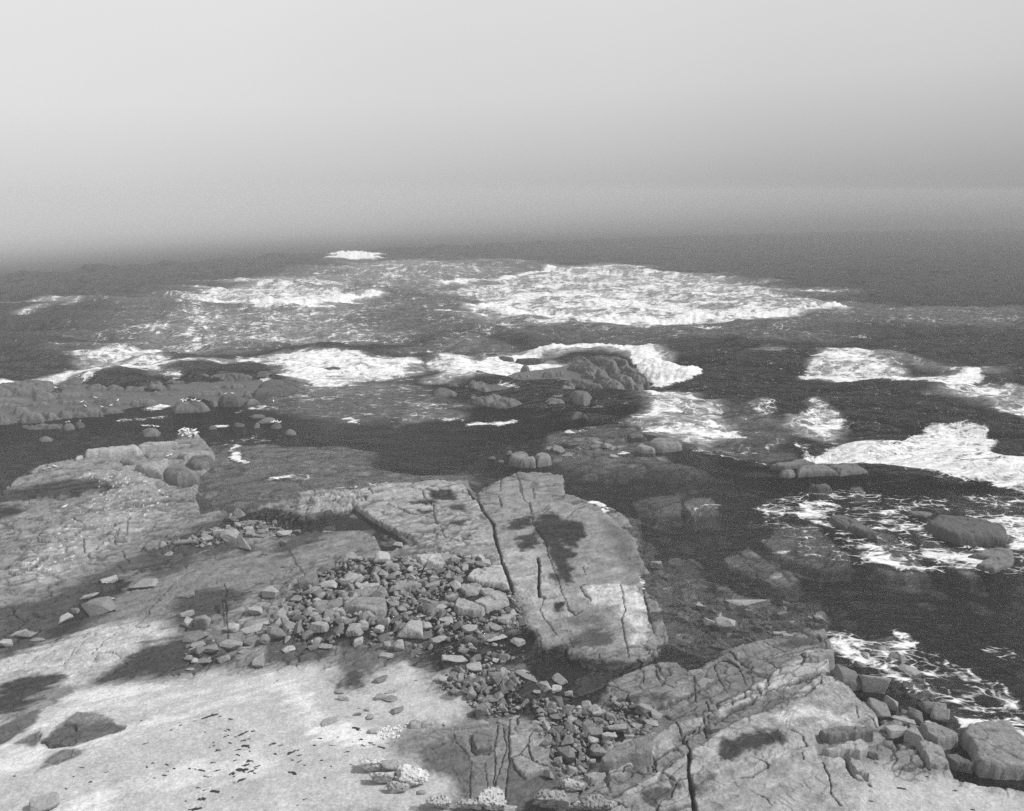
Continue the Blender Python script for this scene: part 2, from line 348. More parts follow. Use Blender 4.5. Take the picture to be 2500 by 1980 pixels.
SMOOTH = [(G('4', "-200 950 200 850 500 640 800 560 1150 330 1560 320 1900 180 2150 250 2150 330 1750 420 1480 540 1200 700 1100 1000 900 1150 -200 1500"), .06),
 (G('5', "1230 -20 1490 -20 1560 50 1850 120 2010 220 2100 680 2130 860 1900 960 1420 880 1380 720 1290 480 1210 190"), .1),
 (G('6', "430 1230 560 1090 900 900 1180 780 1400 1010 1060 1100 1340 1340 1300 1600 430 1600"), .1),
 (G('8', "500 600 1330 590 1650 700 1650 1200 500 1200"), .25)]
def joints(x, y, rocky):
    """fracture network of the bare rock: depth of the joints, tone factor, height of the blocks"""
    st_ = np.full(x.shape, 1.0)
    for poly, k in SMOOTH:
        m = sstep(-1.0, 1.0, sdf(x, y, poly, 1.5)); st_ = st_ * (1 - m) + k * m
    patch = sstep(-.25, .25, noise(x * .13, y * .13, 46)) * .6 + .4
    ft = (y * y + 900) / 57750.0 * 1.45 * 1.3
    D = np.zeros(x.shape); Tn = np.ones(x.shape); Z = np.zeros(x.shape)
    for (cl, cd, rot, dep_, wid, s_, am) in ((5.5, 2.2, 24, .16, .07, 401, .16), (1.7, .75, 28, .09, .045, 411, .07)):
        rt = math.radians(rot); c, n = math.cos(rt), math.sin(rt)
        wob = noise(x * .25, y * .25, s_ + 3) * .9
        u = (x * c + y * n + wob) / cl; v = (-x * n + y * c + wob * .6) / cd
        u = u + .10 * noise(x * 1.3, y * 1.3, s_ + 5); v = v + .14 * noise(x * 1.3, y * 1.3, s_ + 6)
        e, cid, ox, oy = voro2(u, v, s_)
        e = e * cd
        c1 = _rv[cid]; c2 = _rv[(cid + 311) & 4095]; c3 = _rv[(cid + 977) & 4095]
        k = st_ * (1 if cl > 3 else patch * sstep(.35, .6, c2 + .3 * patch))
        k = k * sstep(.30, .12, ft) if cl < 3 else k
        wd = np.maximum(wid, ft * .8)
        line = sstep(wd * 1.6, wd * .3, e) * sstep(.15, .5, c3 + .4 * st_)
        D += rocky * k * dep_ * line; Tn *= 1 - .55 * line * np.clip(k * 1.3, 0, 1)
        Z += rocky * k * am * ((c1 - .5) + (c2 - .5) * ox * 1.5 + (c3 - .5) * oy * 1.5)
        Tn *= 1 + .22 * (c1 - .5) * k
    return D, Tn, Z
def terrain_h(x, y):
    """height and a dict of masks"""
    x = np.asarray(x, float); y = np.asarray(y, float)
    n1 = fbm(x * .35, y * .35, 4, 1); n2 = fbm(x * .35, y * .35, 4, 2)
    a1 = noise(x * 2.1, y * 2.1, 5); a2 = noise(x * 2.1, y * 2.1, 6)
    xw = x + .6 * n1 + .22 * a1; yw = y + .6 * n2 + .22 * a2
    xs = x + .3 * n1 + .09 * a1; ys = y + .3 * n2 + .09 * a2
    h = np.full(x.shape, -5.0) + .8 * fbm(x * .05, y * .05, 3, 9)
    for i, (poly, hh, w) in enumerate(HZ):
        big = w > .5
        d = sdf(xw if big else xs, yw if big else ys, poly, w + .6)
        m = sstep(-w, w, d)
        h = h * (1 - m) + hh * m
    land = sstep(-.3, .1, h)
    # sand and rock swell gently
    h = h + land * (.10 * fbm(x * .12, y * .2, 3, 21) + .035 * fbm(x * .8, y * 1.1, 3, 22)) + (1 - land) * .14 * fbm(x * .5, y * .5, 4, 23)
    for poly, hh in STEPS:
        d = sdf(xs, ys, poly, .4)
        # tilted block: full height at its seaward edge fading inland
        h = h + hh * sstep(-.06, .08, d)
    sand = sand_mask(x, y)
    rocky = land * (1 - sand)
    # bedding ribs running up to the right on the left shelf
    u = (x * math.cos(.55) + y * math.sin(.55)); v = (-x * math.sin(.55) + y * math.cos(.55))
    rib = fbm(u * .12, v * .9, 4, 31, .55)
    left = sstep(-2, -14, x + (y - 50) * .1)
    h = h + rocky * left * .34 * rib
    terr = np.abs(fbm(u * .1 + 5, v * .5, 3, 35))
    h = h - rocky * left * .2 * sstep(.03, .0, terr)
    bb = fbm(u * .13 + .1 * n1, v * .5, 4, 37, .5) * left + fbm(x * .22, y * .3, 4, 39, .5) * (1 - left)
    q = bb * 9; fl = np.floor(q); h = h + rocky * .075 * (fl + sstep(.82, 1.0, q - fl) - q * .6)
    # hair joints everywhere on bare rock
    jd, jt, fz = joints(x, y, np.maximum(rocky, sstep(-.6, -.4, h) * (1 - land)))
    h = h - jd + fz
    h = h + rocky * .018 * fbm(x * 3.2, y * 3.2, 3, 45)
    for poly, cl, cd, rot, st in BRICKS:
        d = sdf(x, y, poly, .5)
        m = sstep(-.1, .25, d)
        idx = np.nonzero(m > 0)[0]
        if len(idx):
            f1, e, c = bricks_at(x[idx], y[idx], cl, cd, rot, 51)
            e = e * min(cl, cd)
            h[idx] += m[idx] * st * (.16 * (c - .4) - .3 * sstep(.12, .0, e) * sstep(.1, .5, m[idx]))
    for poly, hh in MOUNDS:
        d = sdf(x, y, poly, .6)
        h = h + hh * sstep(-.2, 1.6, d) + sstep(-.2, .8, d) * .05 * fbm(x * 2.2, y * 2.2, 2, 61)
    wig = .07 * noise(x * 1.6, y * 1.6, 71) + .04 * noise(x * 5, y * 5, 72)
    wig2 = .07 * noise(x * 1.6, y * 1.6, 73) + .04 * noise(x * 5, y * 5, 74)
    wv = 1 + .7 * noise(x * .9, y * .9, 75)
    xc, yc = x + wig, y + wig2
    ck = np.zeros(x.shape)
    ft = (y * y + 900) / 57750.0 * 1.45
    for w, pl in CRACKS:
        d = line_d(xc, yc, pl, w * 3 + .4)
        ww = np.maximum(w * .6 * wv, ft * .55)
        ck = np.maximum(ck, (w * 1.7 + .06) * sstep(1.0, .25, d / np.maximum(ww, .02)))
    d = line_d(xc, yc, POOLEDGE, .6)
    h = h - ck
    h = h - .35 * sstep(.25, .05, d)
    h = h + sand * .02 * fbm(x * 1.5, y * 2.5, 3, 81)
    return h

SAND = [G('7', "-200 470 0 560 160 520 420 410 520 330 760 300 1000 290 1180 270 1400 210 1620 225 1900 190 2157 160 2157 1400 -200 1400"),
        G('8', "-100 200 180 225 205 250 200 320 190 360 330 380 420 300 440 230 520 240 600 180 680 180 760 270 840 290 820 370 900 400 1050 430 1100 500 1000 560 860 590 660 650 520 740 720 830 800 890 960 980 960 1090 940 1200 -100 1200"),
        G('6', "1300 1240 1420 1240 1560 1290 1760 1300 2100 1390 2250 1400 2250 1600 1150 1600 1260 1440 1340 1350")]
ROCKS_IN_SAND = [G('7', "270 690 370 600 500 500 620 495 740 560 830 585 800 620 640 660 480 710 350 725"),
                 G('7', "100 700 260 605 275 640 230 720"), G('7', "-60 600 0 580 130 510 260 470 240 560 100 640 20 700 -60 720"),
                 G('7', "310 790 420 740 560 740 500 790 400 830 250 880 270 850")]
def sand_mask(x, y):
    n = .5 * noise(x * .8, y * .8, 101) + .25 * noise(x * 3, y * 3, 102)
    m = np.zeros(x.shape)
    for p in SAND:
        m = np.maximum(m, sstep(-.7, .9, sdf(x + 1.3 * n, y + 1.1 * n, p, 2.2) + .5 * n))
    for p in ROCKS_IN_SAND:
        m = m * (1 - sstep(-.1, .15, sdf(x + .3 * n, y + .3 * n, p, .6)))
    return m

# tone patches: (polygon, albedo, feather m, ragged, streak)
TONES = [
 ('A', "430 930 560 925 700 960 1000 985 1000 1040 430 1080 400 1000", .13, 1.5, 1.2, 1),
 ('A', "540 930 720 925 830 940 760 975 600 970", .15, 1.5, 1, 0),
 ('A', "1150 900 1330 880 1420 960 1500 985 1230 990 1130 960", .12, .8, .6, 0),
 ('A', "1330 1040 1420 1030 1440 1060 1390 1085 1340 1075", .11, .4, .5, 0),
 ('A', "1440 1050 1505 1045 1515 1080 1460 1090", .14, .4, .3, 0),
 ('6', "560 110 700 50 760 90 880 140 1000 240 900 300 760 230 600 170", .13, .3, .4, 0),
 ('6', "760 30 900 -60 1050 -60 1250 100 1240 180 1090 190 1010 160 890 130", .12, .3, .4, 0),
 ('6', "1150 -60 1400 -60 1560 60 1700 240 1450 220 1300 130", .11, .3, .4, 0),
 ('6', "1560 -60 2100 -60 2110 160 1880 240 1740 170 1620 90", .12, .3, .4, 0),
 ('3', "880 895 1010 890 1040 920 960 940", .17, .3, .3, 0),
 ('3', "1110 915 1200 905 1240 950 1160 960", .16, .3, .3, 0),
 ('3', "0 960 140 960 160 1080 60 1110 0 1100", .12, .3, .4, 0),
 ('3', "150 990 300 985 380 1040 340 1090 210 1090", .14, .3, .4, 0),
('2', "1440 660 1500 650 1540 690 1530 760 1450 750", .16, .3, .3, 0), ('2', "1550 660 1700 680 1740 770 1640 790 1560 770", .15, .3, .3, 0), ('2', "1310 700 1360 690 1380 750 1320 760", .15, .3, .3, 0),
 ('6', "300 120 420 100 500 260 800 310 1100 380 1100 540 700 560 480 640 300 560 200 250", .10, .8, .9, 0),
 ('6', "1200 560 1500 620 1700 760 1900 900 1800 1000 1500 950 1300 800", .12, .8, .9, 0),
 ('6', "1350 550 1470 520 1530 580 1560 640 1480 660 1380 620", .17, .3, .3, 0), ('6', "300 250 400 240 440 300 360 330", .18, .3, .3, 0), ('6', "480 250 600 260 640 310 560 310", .18, .3, .3, 0),
]
LT = [
 # land
 ('1', "-200 1020 0 985 40 930 130 850 240 800 430 770 500 742 640 713 820 688 1000 663 1180 590 1300 722 1250 790 1165 870 1165 940 1150 985 1180 1080 1290 1060 1330 1130 1600 1100 1600 1500 -200 1500", .23, .3, .2, 0),
 ('1', "500 850 760 820 960 900 1000 960 940 1040 960 1130 600 1300 300 1500 0 1500 300 1200 600 1050 560 930", .30, 1.2, 1, 1),
 ('1', "120 950 380 895 560 890 680 945 520 970 330 1000 150 1010 -100 1060 -100 1000", .04, .5, .9, 1),
 ('1', "-60 1060 90 1040 150 1060 60 1110 -60 1150", .045, .4, .8, 1),
 ('1', "60 860 150 830 215 825 150 870 60 890", .05, .3, .6, 1),
 ('4', "-40 700 300 600 600 470 850 350 1000 300 1350 130 1370 190 1300 290 1560 330 1900 180 2157 90 2157 200 2000 250 1750 380 1500 430 1200 480 1000 560 800 700 560 780 420 880 -40 1050", .085, .6, 1.0, 1),
 ('5', "-60 160 160 150 330 105 400 92 500 170 650 250 700 300 620 350 560 360 520 260 440 230 250 230 60 260 -60 250", .05, .25, .2, 0),
 ('5', "240 250 500 240 560 340 540 390 380 400 200 470 60 500 -100 520 -60 400", .21, .8, 1.2, 1),
 ('4', "700 480 1000 380 1600 340 1700 400 1560 560 1300 560 900 760 600 900 560 800", .20, .9, 1.3, 1),
 ('4', "1000 700 1100 600 1300 560 1500 600 1300 700 1050 860", .07, .6, 1.2, 1),
 ('4', "470 640 560 560 640 500 760 530 690 600 600 650 480 780 300 880 220 900 360 760", .03, .35, .8, 1),
 ('4', "840 400 960 370 1160 380 1060 460 880 500", .09, .4, 1, 1),
 ('4', "-100 1020 200 900 520 800 700 760 900 780 1100 860 1080 950 800 1000 600 1100 300 1160 -100 1400", .38, .9, .8, 1),
 ('4', "560 1100 700 1000 850 900 1100 830 1300 900 1380 1000 1100 1060 800 1100 600 1130", .06, .6, 1.1, 1),
 ('4', "0 1110 150 1070 330 1065 300 1110 320 1160 220 1198 -100 1250", .045, .5, 1.1, 1),
 ('7', "0 370 150 330 240 400 120 470 -100 540 -100 400", .05, .5, 1, 1),
 ('4', "1560 1000 1560 900 1900 910 1960 930 1850 1030 1700 1030 1620 1000", .10, .2, .2, 0),
 ('5', "1040 -20 1110 70 1190 190 1225 330 1260 420 1300 540 1330 620 900 620 900 350 760 310 740 275 500 172 400 92 60 170 60 20 900 -60", .30, .2, .1, 0),
 ('5', "700 70 860 60 900 80 740 90", .05, .2, .5, 1), ('5', "820 0 970 10 1000 50 860 60", .03, .25, .5, 1),
 ('5', "770 120 850 125 840 150 770 140", .05, .2, .5, 1), ('5', "940 90 1040 100 1080 140 960 130", .06, .3, .6, 1), ('5', "950 180 1060 175 1040 210 950 210", .07, .3, .6, 1),
 ('5', "1230 -60 1490 -60 1560 50 1850 120 2010 220 2060 450 2130 700 2160 900 2080 940 1900 960 1640 930 1420 880 1380 720 1330 590 1290 480 1240 330 1210 190", .25, .3, .1, 0),
 ('5', "1260 350 1480 300 1560 560 1640 720 1500 760 1400 640 1320 560", .32, .8, .8, 0),
 ('5', "1750 560 1950 540 2080 600 2120 750 2080 900 2020 900 1960 700 1740 640", .42, .5, .6, 0),
 ('5', "1840 160 2010 220 2060 450 2000 470 1900 330", .16, .7, .6, 0),
 ('5', "1260 230 1330 170 1430 150 1440 210 1340 230", .025, .35, .8, 0),
 ('5', "1440 200 1480 140 1560 120 1620 170 1740 190 1750 250 1700 320 1640 330 1600 280 1520 310 1460 260", .018, .3, .6, 0),
 ('5', "1350 280 1450 240 1480 300 1440 340 1370 350", .035, .35, .8, 0),
 ('5', "1520 300 1600 300 1700 380 1640 420 1680 450 1650 560 1610 540 1590 460 1540 380", .03, .25, .6, 0),
 ('5', "1560 655 1610 660 1600 720 1570 700", .02, .2, .4, 0), ('5', "1530 480 1590 500 1580 540 1530 520", .06, .25, .6, 0),
 ('5', "1640 860 1760 800 1900 820 1900 900 1700 930", .09, .5, 1.2, 1), ('5', "1560 760 1800 700 1860 760 1700 800", .15, .5, 1, 1),
 ('5', "760 900 900 840 1150 860 1390 790 1420 800 1500 900 1640 930 1760 980 2000 990 2157 1000 2100 1050 1900 1100 1840 1230 1700 1350 1500 1200 1430 1100 1380 1060 1150 1060 1000 990 700 1010", .03, .35, .4, 0),
 ('5', "560 920 740 900 900 980 860 1010 1000 1040 1380 1000 1390 1040 1100 1080 700 1020 560 1040", .13, .35, .7, 0),
 ('5', "850 960 1040 950 1060 1020 920 1040 850 1020", .04, .2, .3, 0),
 ('8', "205 160 230 70 480 60 470 180 440 240 410 340 330 380 190 365", .13, .12, .3, 0),
 ('8', "260 270 340 260 380 310 300 350 200 340", .06, .3, .7, 0),
 ('6', "-20 690 240 640 300 560 460 600 640 590 640 700 420 730 310 680 200 690 0 800", .03, .3, .4, 0),
 ('8', "1500 100 1700 60 1720 200 1900 220 1880 440 1740 500 1560 400 1480 300", .05, .4, .6, 0),
 ('6', "-40 800 200 700 330 690 420 740 640 600 880 540 1100 510 1150 590 1000 650 880 740 600 870 540 970 330 1050 -40 1250", .21, .2, .3, 0),
 ('6', "860 600 920 560 1050 560 1100 590 940 620", .09, .2, .6, 0), ('6', "0 860 120 880 100 1000 0 1020", .07, .3, .9, 0), ('6', "160 880 260 860 300 900 200 930", .1, .3, .9, 0),
 ('6', "540 960 600 900 860 750 1000 690 1150 660 1140 720 1090 765 920 815 760 885 560 980", .36, .12, .2, 0),
 ('6', "-40 1270 330 1020 460 1000 480 1050 300 1130 -40 1330", .30, .12, .2, 0),
 ('6', "-40 1450 200 1300 390 1180 560 1060 750 960 900 890 1090 770 1180 790 1380 980 1400 1020 1300 1060 1060 1110 1060 1200 1250 1200 1340 1340 1300 1600 -40 1600", .31, .15, .2, 0),
 ('6', "700 960 820 880 950 860 960 920 820 970", .16, .3, .8, 0),
 ('6', "820 980 950 930 1060 950 1230 1020 1100 1030 900 1000", .42, .4, 1, 0),
 ('6', "560 1190 590 1120 760 1070 860 1060 900 1090 890 1130 760 1160 640 1210 560 1230", .05, .25, .6, 0),
 ('6', "150 1400 260 1340 340 1360 300 1430 200 1467 100 1467", .09, .3, .8, 0), ('6', "430 1330 500 1320 480 1390 420 1400", .12, .3, .8, 0),
 ('8', "720 830 790 680 980 650 1060 800 1075 900 1060 1110 940 1000", .14, .15, .4, 0), ('8', "520 740 620 680 800 660 980 640 960 700 800 760 700 790", .22, .2, .3, 0),
 ('8', "1085 690 1235 680 1225 800 1110 810", .10, .12, .2, 0), ('8', "1335 560 1440 545 1560 640 1610 890 1440 970 1335 830", .27, .1, .1, 0),
 ('8', "1300 980 1340 840 1430 975 1610 895 1690 1000 1600 1200 1290 1200", .13, .12, .2, 0), ('8', "1075 860 1160 850 1185 1000 1190 1130 1060 1130", .19, .1, .2, 0),
 ('8', "1690 860 1960 780 2050 800 1900 930 1760 950", .45, .2, .3, 0),
]
SHARD = [('7', "270 690 370 600 500 500 620 495 740 560 830 585 800 620 640 660 480 710 350 725", .10, .1, .2, 1),
 ('7', "360 600 500 500 620 495 740 550 600 570", .17, .15, .3, 1),
 ('7', "100 700 260 605 275 640 230 720", .14, .15, .3, 1), ('7', "-60 600 0 580 130 510 260 470 240 560 100 640 20 700 -60 720", .12, .2, .5, 1),
 ('7', "310 790 420 740 560 740 500 790 400 830 250 880 270 850", .2, .2, .5, 1),
 ('8', "870 430 920 400 1010 410 950 450", .14, .15, .2, 0), ('8', "1000 470 1070 460 1100 490 1040 520", .28, .2, .4, 0)]
PALE = [('7', "-200 700 0 720 250 740 400 745 700 640 900 590 1400 420 1640 380 1700 400 1500 430 1000 600 700 700 400 760 -200 800", 0.54, .6, 1.0, 1),
 ('7', "200 600 340 560 420 480 700 430 1000 400 1300 350 1600 290 1660 330 1400 360 1000 430 600 480 420 520 300 600", 0.52, .6, 1.0, 1),
 ('7', "1700 230 1800 230 1950 330 2157 520 2157 560 2050 520 1880 400 1780 300", 0.57, .6, 1.0, 1),
 ('7', "850 950 1200 860 1400 800 1600 740 1900 820 1700 920 1400 900 1200 1000 900 1000", 0.50, .6, 1.0, 1),
 ('7', "0 800 250 740 380 760 280 830 100 880 -100 900", 0.56, .6, 1.0, 1), ('7', "300 1132 600 1030 800 1040 700 1132 500 1180", .56, .4, .8, 1),
 ('8', "0 600 160 610 500 640 560 680 400 730 100 700 0 660", .6, .4, .7, 1),
 ('7', "160 420 500 300 900 300 1200 320 700 420 400 440 200 520", .55, .4, .8, 1)]

def tone_at(x, y, h):
    n = fbm(x * .9, y * .9, 5, 111, .6)
    u = (x * math.cos(.5) + y * math.sin(.5)); v = (-x * math.sin(.5) + y * math.cos(.5))
    st = fbm(u * .35, v * 1.6, 5, 121, .6)
    t = np.full(x.shape, .012)
    land = sstep(-.35, .0, h)
    t = t + (1 - land) * .22 * np.clip(.5 * fbm(x * .9, y * .9, 5, 131, .7) + .7 * fbm((x + .5 * y) * .5, (y - .5 * x) * 1.6, 5, 133, .7) - .06, 0, 1)
    def paint(t, lst, lim=None):
        for v_, s, val, fe, rag, stk in lst:
            poly = G(v_, s)
            q = (st if stk else n) * rag * 1.6
            d = sdf(x, y, poly, fe + rag + 1.2)
            m = sstep(-fe, fe, d + q)
            m = m * (d > -(fe + rag + 1.1))
            t = t * (1 - m) + val * m
        return t
    t = paint(t, [(a, b_, c * 1.7, d_, e_, f_) for a, b_, c, d_, e_, f_ in TONES])
    # submerged boulders showing pale
    f1, e, c = voro(x * .55, y * .55, 141)
    sh = sstep(-2.0, -.6, h) * (1 - land)
    t = t + sh * (c > .72) * sstep(.42, .3, f1) * .18
    lm = sstep(-.3, -.05, h)
    tl = paint(np.full(x.shape, .22), LT)
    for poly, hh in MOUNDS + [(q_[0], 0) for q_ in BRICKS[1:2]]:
        m = sstep(-.2, .5, sdf(x, y, poly, 1) + .5 * n); tl = tl * (1 - m) + .03 * m  # wet ground between the stones, with the shade of the gaps painted in
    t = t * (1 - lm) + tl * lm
    sm = sand_mask(x, y)
    sandt = np.full(x.shape, .40) * (1 + .16 * fbm(x * .4, y * .6, 4, 151) + .12 * noise(x * 6, y * 6, 152) * noise(x * 1.1, y * 1.1, 153))
    sandt = paint(sandt, PALE)
    t = t * (1 - sm) + sandt * sm
    t = t * (1 - (1 - sm) * lm) + (1 - sm) * lm * (t ** 1.38 / .23 ** .38)
    t = paint(t, SHARD)
    # marbling and small stains
    t = t * (1 + .55 * n * (1 - .7 * sm) + .55 * st * (1 - .75 * sm))
    t = t * (1 - .12 * (1 - sm) * lm)
    jd, jt, fz = joints(x, y, np.maximum(lm, sstep(-.7, -.4, h)) * (1 - sm)); t = t * (1 - (1 - sm) * (1 - jt))
    wg = .07 * noise(x * 1.6, y * 1.6, 71) + .04 * noise(x * 5, y * 5, 72); wg2 = .07 * noise(x * 1.6, y * 1.6, 73) + .04 * noise(x * 5, y * 5, 74)
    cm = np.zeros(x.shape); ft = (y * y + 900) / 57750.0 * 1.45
    for w, pl in CRACKS:      # albedo darkened along the traced cracks
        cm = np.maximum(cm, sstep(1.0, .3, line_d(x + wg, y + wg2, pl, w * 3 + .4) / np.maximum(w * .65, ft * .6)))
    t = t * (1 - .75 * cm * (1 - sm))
    # light speckle of barnacles and guano on the left shelf
    sp_m = sdf(x, y, G('1', "430 870 700 830 860 850 950 940 1000 1040 900 1110 700 1150 500 1300 200 1500 100 1400 400 1150 560 1000 520 900"), 1.0)
    k = noise(x * 4.2, y * 2.6, 161) + .5 * noise(x * 1.3, y * 1.3, 162)
    t = np.where((sp_m > 0) & (k > .62), .6, t)
    k2 = noise(x * 1.7, y * 1.7, 171)
    t = t * (1 - .35 * sstep(.35, .7, k2) * (1 - sm) * lm)
    return np.clip(t, .008, .72), sm

# ------------------------------------------------------------------ materials
def new_mat(name):
    m = bpy.data.materials.new(name); m.use_nodes = True
    nt = m.node_tree; nt.nodes.clear()
    return m, nt
class NB:
    def __init__(s, nt): s.nt = nt
    def n(s, t, **kw):
        nd = s.nt.nodes.new(t)
        for k, v in kw.items(): setattr(nd, k, v)
        return nd
    def l(s, a, b): s.nt.links.new(a, b)
    def m(s, op, a, b=None, c=None, clamp=False):
        nd = s.n('ShaderNodeMath', operation=op); nd.use_clamp = clamp
        for i, v in enumerate((a, b, c)):
            if v is None: continue
            if isinstance(v, (int, float)): nd.inputs[i].default_value = v
            else: s.l(v, nd.inputs[i])
        return nd.outputs[0]
    def noise(s, vec, scale, detail=4, rough=.6, dist=0):
        nd = s.n('ShaderNodeTexNoise'); nd.inputs['Scale'].default_value = scale
        nd.inputs['Detail'].default_value = detail; nd.inputs['Roughness'].default_value = rough
        nd.inputs['Distortion'].default_value = dist
        s.l(vec, nd.inputs['Vector']); return nd.outputs[0]
    def mapr(s, v, a, b, c=0., d=1., smooth=True):
        nd = s.n('ShaderNodeMapRange'); nd.interpolation_type = 'SMOOTHSTEP' if smooth else 'LINEAR'
        for i, q in zip((1, 2, 3, 4), (a, b, c, d)):
            if isinstance(q, (int, float)): nd.inputs[i].default_value = q
            else: s.l(q, nd.inputs[i])
        s.l(v, nd.inputs[0]); return nd.outputs[0]
    def attr(s, name):
        return s.n('ShaderNodeAttribute', attribute_name=name).outputs['Fac']
    def pos(s, sx=1, sy=1, sz=1):
        g = s.n('ShaderNodeNewGeometry'); v = s.n('ShaderNodeVectorMath', operation='MULTIPLY')
        v.inputs[1].default_value = (sx, sy, sz); s.l(g.outputs['Position'], v.inputs[0]); return v.outputs[0]
    def gray(s, v):
        c = s.n('ShaderNodeCombineColor')
        for i in range(3): s.l(v, c.inputs[i])
        return c.outputs[0]

def rock_material(name, objvar=False, pitted=False, wetgloss=True):
    m, nt = new_mat(name); b = NB(nt)
    out = b.n('ShaderNodeOutputMaterial'); pr = b.n('ShaderNodeBsdfPrincipled')
    tone = b.attr('tone'); p = b.pos()
    f = b.noise(p, 6, 6, .75); f2 = b.noise(p, 1.7, 5, .65); f3 = b.noise(p, 17, 3, .7)
    k = b.m('MULTIPLY_ADD', b.m('SUBTRACT', f, .5), 1.7, 1.0)
    k2 = b.m('MULTIPLY_ADD', b.m('SUBTRACT', f2, .5), .8, 1.0)
    k3 = b.m('MULTIPLY_ADD', b.m('SUBTRACT', f3, .5), 1.0, 1.0)
    col = b.m('MULTIPLY', b.m('MULTIPLY', tone, k), b.m('MULTIPLY', k2, k3))
    if objvar:
        oi = b.n('ShaderNodeObjectInfo')
        col = b.m('MULTIPLY', col, b.m('MULTIPLY_ADD', oi.outputs['Random'], .75, .58))
    hb = b.m('ADD', b.m('MULTIPLY', f, .06), b.m('MULTIPLY', f3, .02))
    hb = b.m('ADD', hb, b.m('MULTIPLY', f2, .10))
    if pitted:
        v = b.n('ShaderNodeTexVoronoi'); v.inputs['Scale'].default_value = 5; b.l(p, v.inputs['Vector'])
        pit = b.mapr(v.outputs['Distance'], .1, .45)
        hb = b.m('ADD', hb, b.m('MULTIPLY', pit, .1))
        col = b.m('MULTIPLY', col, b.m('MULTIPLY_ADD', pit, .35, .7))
    sand = b.attr('sand')
    bump = b.n('ShaderNodeBump'); bump.inputs['Distance'].default_value = 1.0
    b.l(b.m('MULTIPLY_ADD', sand, -.55, .9), bump.inputs['Strength'])
    b.l(hb, bump.inputs['Height'])
    b.l(b.gray(b.m('MINIMUM', b.m('MAXIMUM', col, .004), .75)), pr.inputs['Base Color'])
    b.l(b.mapr(tone, .03, .16, .38, .88), pr.inputs['Roughness'])
    pr.inputs['Specular IOR Level'].default_value = .35
    b.l(bump.outputs[0], pr.inputs['Normal'])
    b.l(pr.outputs[0], out.inputs['Surface'])
    return m
M_GROUND = rock_material('shore_rock_and_sand')
M_ROCK = rock_material('grey_granite', objvar=True)
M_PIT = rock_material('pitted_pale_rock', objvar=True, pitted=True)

def simple_mat(name, val, rough=.8):
    m, nt = new_mat(name); b = NB(nt)
    out = b.n('ShaderNodeOutputMaterial'); pr = b.n('ShaderNodeBsdfPrincipled')
    f = b.noise(b.pos(), 20, 3)
    b.l(b.gray(b.m('MULTIPLY', b.m('MULTIPLY_ADD', f, .8, .6), val)), pr.inputs['Base Color'])
    pr.inputs['Roughness'].default_value = rough
    b.l(pr.outputs[0], out.inputs['Surface'])
    return m
M_WEED = simple_mat('dark_seaweed', .012, .5)
M_GULL = simple_mat('white_feathers', .75)
M_SHELL = simple_mat('pale_shell', .6)

